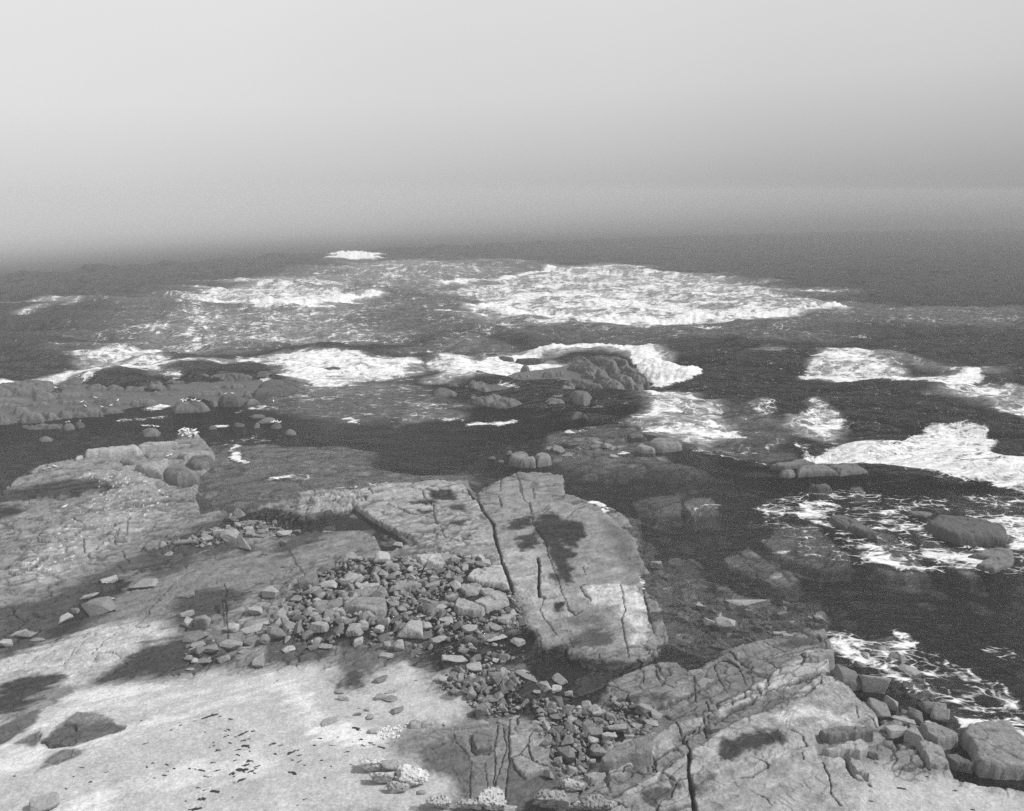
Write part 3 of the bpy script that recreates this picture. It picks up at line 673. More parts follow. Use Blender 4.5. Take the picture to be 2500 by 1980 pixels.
def water_material():
    m, nt = new_mat('sea_water'); b = NB(nt)
    out = b.n('ShaderNodeOutputMaterial')
    foam_d = b.attr('foam'); rough_a = b.attr('chop')
    # ripples, finer near, broad far
    p1 = b.pos(1, 1.9, 1); p2 = b.pos(.55, 1.25, 1)
    r1 = b.noise(p1, 1.5, 5, .62, .4); r2 = b.noise(p2, .35, 5, .6, .6)
    r3 = b.noise(b.pos(1, 1.5, 1), 4.5, 3, .6)
    hgt = b.m('ADD', b.m('MULTIPLY', r1, .55), b.m('ADD', b.m('MULTIPLY', r2, 1.9), b.m('MULTIPLY', r3, .12)))
    # foam pattern
    fp = b.pos(.58, 1.0, 1)
    warp = b.n('ShaderNodeTexNoise'); warp.inputs['Scale'].default_value = .45; warp.inputs['Detail'].default_value = 3
    b.l(fp, warp.inputs['Vector'])
    wv = b.n('ShaderNodeVectorMath', operation='MULTIPLY_ADD'); b.l(warp.outputs['Color'], wv.inputs[0])
    wv.inputs[1].default_value = (2.2, 2.2, 0); b.l(fp, wv.inputs[2])
    vo = b.n('ShaderNodeTexVoronoi', feature='DISTANCE_TO_EDGE'); vo.inputs['Scale'].default_value = 1.0; b.l(wv.outputs[0], vo.inputs['Vector'])
    vo2 = b.n('ShaderNodeTexVoronoi', feature='DISTANCE_TO_EDGE'); vo2.inputs['Scale'].default_value = 2.7; b.l(wv.outputs[0], vo2.inputs['Vector'])
    lace = b.mapr(vo.outputs[0], .0, .12, 1, 0)
    lace2 = b.mapr(vo2.outputs[0], .0, .22, 1, 0)
    fn = b.noise(wv.outputs[0], .8, 6, .68); fn2 = b.noise(fp, 5, 4, .7)
    pat = b.m('ADD', b.m('MULTIPLY', b.m('ADD', b.m('MULTIPLY', lace, .20), b.m('MULTIPLY', lace2, .12)), b.m('MULTIPLY_ADD', b.attr('veil'), -.75, 1.05)), b.m('ADD', b.m('MULTIPLY', fn, .75), b.m('MULTIPLY', fn2, .25)))
    # pat roughly .3...1 ; threshold by density
    th = b.m('SUBTRACT', 1.09, b.m('MULTIPLY', foam_d, .90))
    fm = b.mapr(b.m('SUBTRACT', pat, th), -.12, .24)
    fm = b.m('MULTIPLY', fm, b.mapr(foam_d, .02, .15))
    veil = b.m('MULTIPLY', b.mapr(b.attr('veil'), .10, .95, 0, .62), b.mapr(fn, .25, .7, .25, 1))
    fm = b.m('MAXIMUM', fm, veil)
    bump = b.n('ShaderNodeBump'); bump.inputs['Distance'].default_value = 1.0
    b.l(b.m('MULTIPLY', rough_a, 1.0, clamp=True), bump.inputs['Strength']); b.l(hgt, bump.inputs['Height'])
    gl = b.n('ShaderNodeBsdfGlossy'); gl.inputs['Roughness'].default_value = .14
    gl.inputs['Color'].default_value = (.95, .95, .95, 1)
    b.l(bump.outputs[0], gl.inputs['Normal'])
    tr = b.n('ShaderNodeBsdfTransparent'); tr.inputs['Color'].default_value = (.86, .86, .86, 1)
    body = b.n('ShaderNodeBsdfDiffuse'); body.inputs['Color'].default_value = (.006, .006, .006, 1)
    b.l(bump.outputs[0], body.inputs['Normal'])
    mb = b.n('ShaderNodeMixShader'); b.l(b.attr('depth'), mb.inputs[0]); b.l(tr.outputs[0], mb.inputs[1]); b.l(body.outputs[0], mb.inputs[2])
    fr = b.n('ShaderNodeFresnel'); fr.inputs['IOR'].default_value = 1.33; b.l(bump.outputs[0], fr.inputs['Normal'])
    mx = b.n('ShaderNodeMixShader'); f_ = fr.outputs[0]; b.l(b.m('ADD', b.m('MULTIPLY', f_, .19), b.m('MULTIPLY', b.m('MULTIPLY', f_, f_), .6)), mx.inputs[0]); b.l(mb.outputs[0], mx.inputs[1]); b.l(gl.outputs[0], mx.inputs[2])
    fd = b.n('ShaderNodeBsdfDiffuse'); b.l(b.gray(b.mapr(b.noise(wv.outputs[0], 1.6, 5, .7), .3, .7, .5, .92)), fd.inputs['Color'])
    fb = b.n('ShaderNodeBump'); fb.inputs['Strength'].default_value = .5; fb.inputs['Distance'].default_value = .4; b.l(pat, fb.inputs['Height'])
    b.l(fb.outputs[0], fd.inputs['Normal'])
    mf = b.n('ShaderNodeMixShader'); b.l(fm, mf.inputs[0]); b.l(mx.outputs[0], mf.inputs[1]); b.l(fd.outputs[0], mf.inputs[2])
    b.l(mf.outputs[0], out.inputs['Surface'])
    return m
M_WATER = water_material()

# ------------------------------------------------------------------ mesh helpers
COL = scene.collection
def grid_mesh(name, X, Y, Z, mat, attrs={}, keep=None):
    r, c = X.shape
    co = np.stack([X.ravel(), Y.ravel(), Z.ravel()], 1).astype(np.float32)
    i = np.arange(r * c).reshape(r, c)
    q = np.stack([i[:-1, :-1], i[:-1, 1:], i[1:, 1:], i[1:, :-1]], -1).reshape(-1, 4)
    if keep is not None:
        k = keep.ravel()
        q = q[k[q].any(1)]
        used = np.zeros(r * c, bool); used[q] = True
        remap = np.cumsum(used) - 1
        q = remap[q]; co = co[used]
        attrs = {a: v.ravel()[used] for a, v in attrs.items()}
    me = bpy.data.meshes.new(name)
    me.vertices.add(len(co)); me.vertices.foreach_set('co', co.ravel())
    me.loops.add(q.size); me.loops.foreach_set('vertex_index', q.ravel().astype(np.int32))
    me.polygons.add(len(q))
    me.polygons.foreach_set('loop_start', (np.arange(len(q)) * 4).astype(np.int32))
    me.polygons.foreach_set('loop_total', np.full(len(q), 4, np.int32))
    me.polygons.foreach_set('use_smooth', np.ones(len(q), bool))
    me.update(calc_edges=True)
    for a, v in attrs.items():
        at_ = me.attributes.new(a, 'FLOAT', 'POINT'); at_.data.foreach_set('value', v.ravel().astype(np.float32))
    me.materials.append(mat)
    return me
def put(name, me, loc=(0, 0, 0), **props):
    o = bpy.data.objects.new(name, me); o.location = loc
    for k, v in props.items():
        if v: o[k] = v
    COL.objects.link(o)
    return o
def py_to_y(py):
    return at(SW / 2, py, 0.25)[1]

# ------------------------------------------------------------------ ground: one sheet out to the horizon
cols = np.linspace(-1.0, 1.0, 1380)
rows = np.concatenate([np.linspace(22, float(py_to_y(2060)), 8)[:-1], py_to_y(np.arange(2060, 880, -1.45)),
                       float(py_to_y(880)) * np.geomspace(1.02, 60, 40)])
rows = rows[rows < 840]
def fog_limit(c):
    return np.minimum(CH / (FOG0 + FOG1 * np.clip(c / np.sqrt(1 + c * c), -.75, .75)), 850.0)
def polar(rw, c, grow):
    lim = fog_limit(c)[None, :] + grow
    R_ = np.minimum(rw[:, None], lim); R_[-1:] = lim
    y_ = R_ / np.sqrt(1 + c[None, :] ** 2); return y_ * c[None, :], y_
XX, YY = polar(rows, cols, 8.0)
hx = terrain_h(XX.ravel(), YY.ravel())
tn, sm = tone_at(XX.ravel(), YY.ravel(), hx)
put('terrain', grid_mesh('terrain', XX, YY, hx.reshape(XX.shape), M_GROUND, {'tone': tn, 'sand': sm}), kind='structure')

# ------------------------------------------------------------------ sea
FOAM = [  # (view, points, density, feather m, closed?, extra crest height)
 ('A', "690 533 740 528 800 534 802 546 700 546", .92, 3, 1, .9),
 ('A', "380 618 520 590 640 598 800 612 800 640 620 648 470 640", .70, 8, 1, 0),
 ('A', "470 634 560 641 640 640 700 632 800 619", 1.0, 3.0, 0, .9),
 ('A', "640 585 740 548 900 545 1160 568 1000 600 850 620 700 610", .48, 12, 1, 0),
 ('A', "930 600 1160 572 1300 555 1500 588 1700 618 1770 650 1700 672 1400 682 1100 682 1000 660", .64, 9, 1, 0),
 ('A', "1020 652 1150 668 1350 673 1550 669 1740 655", 1.0, 3.2, 0, 1.0),
 ('A', "1010 645 1100 628 1220 622 1320 640 1500 650 1640 655", .85, 4, 0, 0),
 ('A', "940 597 1060 587 1120 578 1162 567", .95, 2, 0, .5),
 ('A', "200 720 380 655 560 640 800 640 900 660 820 700 560 745 350 755", .50, 10, 1, 0),
 ('A', "1740 640 1900 640 2157 650 2157 700 1900 690 1780 670", .34, 6, 1, 0),
 ('A', "160 750 260 738 370 745 350 790 200 795", .62, 3, 1, .2),
 ('A', "270 748 330 747 370 745", .9, 1.2, 0, .4),
 ('A', "-40 818 60 806 130 800 300 780 420 768 530 762", .92, 1.6, 0, 0),
 ('A', "540 752 620 742 700 745 860 760 880 790 700 810 590 795", .80, 3, 1, .2),
 ('A', "880 775 930 740 1000 750 1100 758 1060 792 940 805", .78, 3, 1, .2),
 ('A', "600 800 800 790 900 800 900 830 700 850", .42, 5, 1, 0),
 ('A', "1050 755 1150 746 1250 738 1330 744 1380 758", 1.0, 1.8, 0, .5),
 ('A', "1330 748 1380 756 1440 773 1482 785 1462 800 1380 810 1350 785", 1.0, .8, 1, .7),
 ('A', "1000 770 1100 758 1200 758 1180 775 1040 785", .85, 2, 1, 0),
 ('A', "1330 815 1420 815 1550 868 1590 910 1530 942 1420 915 1310 890 1350 850", .66, 2.5, 1, 0),
 ('3', "860 290 900 220 1000 150 1200 150 1320 200 1500 280 1860 300 1700 360 1500 335 1180 310 950 300", .74, 1.5, 1, 0),
 ('3', "960 282 1150 300 1400 318 1650 350 1760 335 1865 290", 1.0, 1.3, 0, .5),
 ('3', "1350 180 1500 210 1700 240 1860 260", .45, 2, 0, 0),
 ('3', "1560 385 1800 330 2000 340 2250 390 2250 580 1950 490 1700 420", .58, 2.5, 1, 0),
 ('3', "700 570 850 520 900 470 1050 505 1130 590 1050 645 850 600", .62, 1.5, 1, 0),
 ('3', "570 460 680 450 680 540 570 550", .42, 1.5, 1, 0),
 ('3', "860 775 1000 690 1300 640 1420 640 1600 560 1850 570 1980 640 1980 750 2200 810 2200 970 1950 900 1500 855 1250 830 1100 785", .80, 1.2, 1, .1),
 ('3', "880 770 1100 775 1300 790 1500 830 1800 860", .9, 1.2, 0, 0),
 ('3', "820 650 870 680 900 740 850 750", .6, .8, 1, 0),
 ('3', "760 1080 900 1000 1100 1020 1150 1050 960 1110 1100 1210 1260 1270 1330 1330 1430 1400 1380 1430 1230 1340 1060 1200 900 1130", .52, .7, 1, 0),
 ('3', "1240 1270 1320 1300 1340 1350 1430 1400", .85, .5, 0, 0),
 ('3', "1200 1050 1400 1060 1480 1150 1700 1240 1580 1240 1400 1180", .50, .8, 1, 0),
 ('3', "1800 1100 2000 1105 2220 1080 2220 1190 2050 1170", .52, .8, 1, 0), ('3', "1950 1020 2200 980 2200 1060", .42, .8, 1, 0),
 ('3', "2050 1180 2220 1190 2220 1320 2060 1290", .62, .6, 1, 0), ('3', "1560 1310 1800 1335 1960 1330 1930 1395 1700 1370", .54, .6, 1, 0),
 ('3', "1830 1350 1950 1380 1920 1400", .8, .3, 1, 0), ('3', "860 1180 890 1230 860 1260 920 1295", .62, .4, 0, 0), ('3', "700 1320 800 1310 870 1265", .5, .3, 0, 0),
 ('3', "210 1060 280 1035 350 1040", .52, .4, 0, 0), ('3', "340 725 500 735 640 755 770 775", .58, .6, 0, 0), ('3', "660 625 720 635", .95, .7, 0, .3),
 ('6', "1760 940 1860 950 1960 960 2240 1060 2240 1130 2130 1090 2000 1010 1830 1035", .72, .4, 1, 0),
 ('6', "1190 570 1330 640 1500 740 1600 820 1700 880 1550 850 1400 720 1200 620", .64, .6, 1, 0), ('6', "1310 640 1400 720", .8, .2, 0, 0),
 ('6', "1950 610 2070 640", .5, .5, 0, 0), ('6', "1500 530 1560 580", .55, .4, 0, 0), ('6', "440 850 480 880 520 890", .8, .15, 0, 0),
 ('2', "460 400 620 450 830 500 830 535 690 540 450 560 400 590", .40, 1.5, 1, 0), ('2', "100 400 300 420 420 480 200 470", .38, 1.5, 1, 0),
 ('2', "850 565 940 562 1020 565 1080 545", .8, .5, 0, 0), ('2', "690 538 800 535", .85, .5, 0, 0), ('2', "110 530 150 545 160 555", .85, .5, 0, 0),
 ('2', "500 60 800 60 1200 120 1100 160 700 130 300 160", .40, 4, 1, 0), ('2', "850 340 1000 330 1100 340 1050 360", .5, .8, 1, 0),
 ('2', "1020 345 1060 355 1120 360", .9, .4, 0, 0), ('2', "1500 1025 1560 1020 1610 1060 1605 1090", .9, .35, 0, 0), ('2', "1310 900 1370 905 1360 930", .62, .4, 0, 0),
 ('2', "60 925 200 922 380 917", .62, .4, 0, 0), ('2', "1370 980 1450 1000 1500 1010", .5, .3, 0, 0), ('2', "1700 740 1740 730", .7, .3, 0, 0),
 ('2', "1400 610 1500 600", .55, .4, 0, 0), ('2', "1000 240 1200 200 1400 190 1400 215 1150 250", .75, 1.0, 1, 0),
 ('1', "1310 692 1390 690 1365 715", .75, .4, 0, 0), ('1', "1370 732 1378 768 1432 787", .95, .35, 0, 0), ('1', "900 470 1000 442 1090 385 1095 372", .85, .9, 0, 0),
 ('1', "740 537 830 532 930 525", .66, .7, 0, 0), ('1', "1480 472 1550 460", .7, .6, 0, 0), ('1', "1380 500 1400 490", .6, .4, 0, 0), ('1', "1270 578 1330 576", .8, .4, 0, 0),
 ('1', "1340 345 1440 330 1540 310", .7, .8, 0, 0), ('1', "1600 878 1700 868 1800 880", .6, .5, 0, 0), ('1', "1400 660 1480 650 1550 665", .45, .8, 0, 0),
 ('1', "340 345 450 330 580 300 700 285", .9, .8, 0, 0), ('1', "1095 340 1130 345 1170 340", .9, .5, 0, 0), ('1', "2020 530 2060 545", .7, .5, 0, 0),
 ('5', "1880 298 1910 320 1920 360", .75, .2, 0, 0), ('5', "2050 510 2085 520 2075 565", .85, .3, 0, 0), ('5', "1690 50 1800 70 1840 100", .7, .3, 0, 0),
 ('3', "600 1020 900 960 1400 980 2250 960 2250 1420 1500 1440 900 1360 640 1200", .34, 1.0, 1, 0), ('6', "1150 540 1500 560 1800 720 2240 900 2240 1100 1900 980 1600 900 1350 760", .42, .8, 1, 0),
 ('A', "150 640 400 600 640 560 900 540 1200 560 1500 575 1800 620 2000 660 1900 700 1500 705 1000 710 600 730 250 760 120 720", .34, 10, 1, 0),
 ('A', "560 800 900 800 960 860 700 900 500 860", .33, 3, 1, 0), ('A', "1300 800 1700 900 1650 960 1400 940", .34, 2, 1, 0),
 ('A', "0 635 80 630 150 626", .55, 3, 0, 0), ('A', "60 655 130 640 185 620", .50, 2, 0, 0), ('A', "0 665 60 656", .4, 2, 0, 0),
 ('A', "500 590 620 590 700 600", .6, 4, 0, 0), ('A', "1640 735 1760 740 1900 770 2050 790", .45, 3, 0, 0), ('A', "1850 650 1960 660 2157 690", .3, 4, 0, 0),
 ('A', "700 690 900 700 1100 700 1300 710", .33, 6, 0, 0), ('A', "880 560 1040 545 1160 560", .4, 6, 0, 0), ('A', "1650 900 1700 900", .6, .8, 0, 0),
]
SHELTER = G('A', "-400 850 0 850 300 850 620 800 900 800 960 830 1150 880 1330 880 1600 990 1640 1000 1900 1010 2600 1060 2600 2600 -400 2600", 0)
cols = np.linspace(-1.0, 1.0, 1150)
rp = np.concatenate([np.linspace(24, float(at(1250, 2060, 0)[1]), 6)[:-1], at(SW / 2, np.arange(2060, 497, -2.2), 0)[1]])
rp = rp[rp < 880]
XX, YY = polar(rp, cols, 0.0)
x = XX.ravel(); y = YY.ravel()
n1 = fbm(x * .12, y * .2, 4, 201); n2 = fbm(x * .12, y * .2, 4, 202)
foam = np.zeros(x.shape); crest = np.zeros(x.shape); veil = np.zeros(x.shape); fsn = fbm(x * .06, y * .2, 5, 261, .62) * 1.3
b1 = fbm(x * .02, y * .05, 3, 263); b2 = fbm(x * .02, y * .05, 3, 265)
rag = 1 + .8 * fbm(x * .7, y * 1.2, 3, 205) * 1.6
for v, s, den, fe, closed, ch in FOAM:
    if closed and fe >= 4: fe *= 1.5
    if fe < 1.05 and not ch: den = den * .8 if not closed else min(den * 1.14, .9); fe *= 1.25
    P = G(v, s, 0)
    wa = min(fe * .8, 3.0)
    xx = x + n1 * wa * 1.6; yy = y + n2 * wa * 1.6
    if fe >= 2.5: xx = xx + b1 * fe * 2.2; yy = yy + b2 * fe * 1.2
    if closed:
        d = sdf(xx, yy, P, fe * 2); m = sstep(-fe, fe * .7, d + fe * 1.4 * fsn) * (d > -fe * 1.95)
        foam = np.maximum(foam, den * m)
        veil = np.maximum(veil, den * (1 if fe >= 1.3 else .3) * sstep(-fe * 1.5, fe, d))
        if ch:
            crest = np.maximum(crest, ch * sstep(-fe, fe * 1.5, d))
    else:
        d = line_d(xx, yy, P, fe * 3)
        if fe < 1.05: d = d * np.maximum(rag, .75)
        foam = np.maximum(foam, den * sstep(2.2, .2 if fe < 1.05 else .5, d / fe))
        if fe >= 1.5: veil = np.maximum(veil, den * sstep(3, .5, d / fe))
        if ch:
            crest = np.maximum(crest, ch * np.exp(-(d / fe) ** 2))
sh = sstep(-6, 4, sdf(x, y, SHELTER, 10))
base = .20 * (1 - sh) * sstep(500, 60, y)
foam = np.maximum(foam, base)
fade = 1 / (1 + (y / 260) ** 2)
amp = (1 - sh) * .95 + sh * .02
far = sstep(600, 200, y)
z = amp * (fbm(x * .03 + .01 * y, y * .075 + .012 * x, 3, 211) * 3.4 * (.5 + .5 * far) + 1.0 * far * fbm(x * .12, y * .26, 3, 221))
z = z + (1 - sh) * .55 * np.sin((y * .95 + x * .2 + 16 * fbm(x * .012, y * .02, 3, 271)) * 2 * np.pi / 27) * sstep(800, 250, y) * (.6 + .8 * noise(x * .02, y * .02, 273))
z = z + .035 * fbm(x * .6, y * 1.1, 2, 231) * far * (.3 + (1 - sh))
z = z + crest * (.7 + .9 * noise(x * .35, y * .35, 241) + .6 * noise(x * 1.1, y * 1.1, 242))
hw = terrain_h(x[y < 125], y[y < 125])
fs = fbm(x * .10, y * .22, 5, 251, .6) + .6 * fbm(x * .5, y * 1.0, 3, 252)
foam = np.clip(foam * (1 + 1.1 * fs * sstep(1.05, .5, foam)), 0, 1)
depth = np.ones(x.shape)
depth[y < 125] = sstep(-.05, -2.6, hw - 0) 
chop = .8 + .2 * (1 - sh)
pool = np.zeros(x.shape)
for P in (G('5', "-100 100 420 80 800 300 700 420 -100 420"), G('4', "-200 300 1500 200 1500 1100 -200 1100"), G('8', "0 0 1500 0 1500 600 0 600")):
    pool = np.maximum(pool, sstep(-.3, .3, sdf(x, y, P, 1)))
chop = chop * (1 - .85 * pool)
z = z * (1 - pool)
put('sea', grid_mesh('sea', XX, YY, z.reshape(XX.shape), M_WATER,
    {'foam': foam, 'veil': veil, 'depth': np.clip(depth * 1.0, 0, 1), 'chop': chop}), kind='structure')

# ------------------------------------------------------------------ rock builders
def ico(sub):
    import bmesh
    bm = bmesh.new(); bmesh.ops.create_icosphere(bm, subdivisions=sub, radius=1)
    v = np.array([q.co[:] for q in bm.verts]); f = np.array([[w.index for w in p.verts] for p in bm.faces])
    bm.free(); return v, f
ICO3, ICO4, ICO5 = ico(3), ico(4), ico(5)
def n3(p, s):
    return (noise(p[:, 0] + p[:, 2] * .7, p[:, 1] - p[:, 2] * .4, s) + noise(p[:, 1] + 3.3, p[:, 2] + p[:, 0] * .5, s + 3)) * .7
def rock_mesh(name, seed, planes=14, round_=.08, tone=.2, rough=.05, sub=4, mat=None, squareness=.0, grooves=0):
    rs = np.random.RandomState(seed)
    V, Fc = {3: ICO3, 4: ICO4, 5: ICO5}[sub]
    N = rs.normal(size=(planes, 3))
    N[:6] = [(1, 0, 0), (-1, 0, 0), (0, 1, 0), (0, -1, 0), (0, 0, 1), (0, 0, -1)]
    N[:6] += rs.normal(size=(6, 3)) * .22
    N /= np.linalg.norm(N, axis=1)[:, None]
    D = .62 + .3 * rs.rand(planes); D[:6] = .72 + .15 * rs.rand(6)
    dots = V @ N.T
    r = np.where(dots > .05, D[None] / np.maximum(dots, .05), 50)
    # smooth minimum keeps the edges slightly worn
    k = max(round_, .015)
    rr = -k * np.log(np.exp(-np.minimum(r, 3) / k).sum(1))
    P = V * rr[:, None]
    P *= (1 + rough * n3(P * 1.6, seed % 50) + rough * .5 * n3(P * 4.5, seed % 50 + 9))[:, None]
    if grooves:
        for g in range(grooves):
            a = rs.uniform(-.6, .6); w = .035
            d = np.abs(P[:, 0] - a + .1 * n3(P * 2, 77 + g))
            P *= (1 - .10 * np.exp(-(d / w) ** 2) * (P[:, 2] < .5))[:, None]
    P /= np.abs(P).max(0)
    me = bpy.data.meshes.new(name)
    me.vertices.add(len(P)); me.vertices.foreach_set('co', P.astype(np.float32).ravel())
    me.loops.add(Fc.size); me.loops.foreach_set('vertex_index', Fc.ravel().astype(np.int32))
    me.polygons.add(len(Fc)); me.polygons.foreach_set('loop_start', (np.arange(len(Fc)) * 3).astype(np.int32))
    me.polygons.foreach_set('loop_total', np.full(len(Fc), 3, np.int32))
    me.polygons.foreach_set('use_smooth', np.ones(len(Fc), bool))
    me.update(calc_edges=True)
    a = me.attributes.new('tone', 'FLOAT', 'POINT'); a.data.foreach_set('value', np.full(len(P), tone, np.float32))
    me.materials.append(mat or M_ROCK)
    return me

def px_rock(view, cx, cy, w, h, rot=0):
    """image ellipse -> world centre, sizes (half), yaw"""
    p = T(view, "%f %f" % (cx, cy))[0]; k = VIEWS[view][2]
    bx, by = at(p[0], p[1] + h * k * .35, .3)
    bx = float(bx); by = float(by)
    sl = slant(bx, by); dep = math.atan2(CH, math.hypot(bx, by))
    wm = w * k * sl / F; hm = h * k * sl / F
    return bx, by, wm, hm, dep, math.atan2(math.sin(math.radians(rot)) / max(math.sin(dep), .3), math.cos(math.radians(rot)))

LIST = []   # (name, view, cx, cy, w, h, rot, kind, label, group)
def add(view, cx, cy, w, h, label, rot=0, kind='ang', group=None, name='boulder', tone=None, sink=.15):
    LIST.append(dict(view=view, cx=cx, cy=cy, w=w, h=h, label=label, rot=rot, kind=kind, group=group, name=name, tone=tone, sink=sink))

# ------------------------------------------------------------------ bedrock outcrops
def foot(view, s, ratio):
    """traced outline -> footprint polygon and height, so that the block keeps its real depth and height"""
    ratio = min(ratio * (.95 if view in '123' else 1.25), .8)
    p = T(view, s); y0 = p[:, 1].max(); h = y0 - p[:, 1].min()
    cx = p[:, 0].mean(); bx, by = at(cx, y0, 0); sl = slant(float(bx), float(by))
    dep = math.atan2(CH, math.hypot(float(bx), float(by)))
    H = min(ratio * h * sl / F / math.cos(dep), 3.2)
    q = p.copy(); q[:, 1] = y0 - (y0 - p[:, 1]) * (1 - ratio)
    x, y = at(q[:, 0], q[:, 1], 0)
    return np.stack([x, y], 1), H
def outcrop(name, label, category, blocks, tone=.16, base=(), group=None, cracks=(), edge=.4, strata=0., zoff=0., wet=.35, rough=.1, seed=0, flat=0.):
    """blocks: (view, outline, ratio[, extra]) ; base: low platforms (view, outline, height)"""
    P = []; view_far = 1 if blocks[0][0] in '123' and seed not in (9, 11, 12, 13, 14, 23, 24, 26, 27, 28, 29, 33, 34, 35, 36) else 0
    lift = .22 if seed in (9, 11, 12, 13, 14) else 0.
    for b in blocks:
        poly, H = foot(b[0], b[1], b[2]); P.append((poly, H, b[3] if len(b) > 3 else lift))
    B = [(G(v, q, 0), hh) for v, q, hh in base]
    B = [(p_, h_ * .15) for p_, h_ in B]
    allp = np.concatenate([p[0] for p in P] + [p[0] for p in B])
    lo, hi = allp.min(0) - .8, allp.max(0) + .8
    c = (lo + hi) / 2; st = slant(c[0], c[1]) / 788 * .85
    st = max(st, math.sqrt((hi[0] - lo[0]) * (hi[1] - lo[1]) / 160000.0))
    X, Y = np.meshgrid(np.arange(lo[0], hi[0], st), np.arange(lo[1], hi[1], st))
    x, y = X.ravel(), Y.ravel()
    wq = .22 + .3 * (len(P) > 4); wx = x + wq * fbm(x * .7, y * .7, 4, 301 + seed, .6); wy = y + wq * fbm(x * .7, y * .7, 4, 302 + seed, .6)
    z = np.full(x.shape, -3.0); tn = np.full(x.shape, tone)
    for poly, hh in B:
        d = sdf(wx, wy, poly, 1.0)
        zz = hh * sstep(-.1, .8, d) + .12 * fbm(x * .9, y * .9, 3, 311) - 2.5 * sstep(.05, -.35, d)
        z = np.maximum(z, np.where(d > -.9, zz, -3))
    for k, (poly, H, ex) in enumerate(P):
        d = sdf(wx, wy, poly, 1.0)
        inr = max(d.max(), .15)
        r = min(inr * edge * (1.05 if len(P) > 4 else 1.5), max(H * 1.1, .15))
        t = np.clip(d / r, 0, 1)
        if view_far: t = np.clip(d / (inr * .85), 0, 1); prof = .35 * np.sqrt(1 - (1 - t) ** 2) + .65 * (1 - (1 - t) ** 1.8)
        else: prof = np.sqrt(1 - (1 - t) ** 2)
        tilt = .12 * H * noise(x * .35 + k * 3.1, y * .35, 321)
        zz = ex + H * prof + tilt * prof + .05 * noise(x * 1.8, y * 1.8, 325 + k) * prof
        wl_ = 2.6 if view_far else 4.5
        zz = np.where(d > 0, zz, ex - wl_ * np.maximum(-d, 0) - .02 + .25 * view_far * noise(x * 1.2, y * 1.2, 329))
        up = zz > z
        z = np.where(up, zz, z)
        tn = np.where(up & (d > 0), tone * (.85 + .3 * _rv[(k * 37 + seed * 11) & 4095]), tn)
    wig = .06 * noise(x * 1.6, y * 1.6, 71)
    for w, v, q in cracks:
        d = line_d(x + wig, y + wig, G(v, q, .4), w * 3)
        z = z - (w * 1.5 + .05) * sstep(w, w * .3, d)
    z = z + .03 * fbm(x * 2.4, y * 2.4, 3, 331) + zoff
    # bedding grooves
    z = z - .07 * sstep(.04, 0, np.abs(fbm(x * .25 + seed, y * .9, 3, 335))) * (z > .1)
    big = len(P) > 4
    ca, sa = math.cos(strata), math.sin(strata)
    su, sv = x * ca + y * sa, -x * sa + y * ca
    cw = st * (1.3 if big else .9)
    e, cid, ox, oy = voro2(su * .42 + .25 * noise(x, y, 351), sv * .95 + .2 * noise(x, y, 353), 352 + seed)
    e = e / .95; c = _rv[cid]; c2 = _rv[(cid + 311) & 4095]; c3 = _rv[(cid + 977) & 4095]
    sol = sstep(.0, .35, z); am = .38 if big else .13
    z = z + sol * am * ((c - .5) + (c2 - .5) * ox + (c3 - .5) * oy * 1.2)
    cr = sstep(cw * 1.5, cw * .2, e) * sstep(.1, .4, c3)
    z = z - sol * am * .6 * cr; tn = tn * (1 - .45 * cr * sol)
    rg = np.abs(fbm(su * .35 + seed, sv * 1.3, 4, 355)); z = z - sol * am * .5 * sstep(.09, .0, rg)
    z = z + sol * am * .35 * fbm(x * 1.6, y * 1.6, 3, 356)
    low = sstep(.45, .0, z)
    if view_far: tn = tn * .9
    tn = tn * (1 - wet * low) * (1 + .25 * fbm(x * .8, y * .8, 4, 341))
    keep = (z > -.9)
    loc = (float(c[0]), float(c[1]), 0)
    me = grid_mesh(name, X - loc[0], Y - loc[1], np.maximum(z, -2.6).reshape(X.shape), M_ROCK, {'tone': tn, 'sand': np.zeros(x.shape)}, keep)
    return put(name, me, loc, label=label, category=category, group=group)

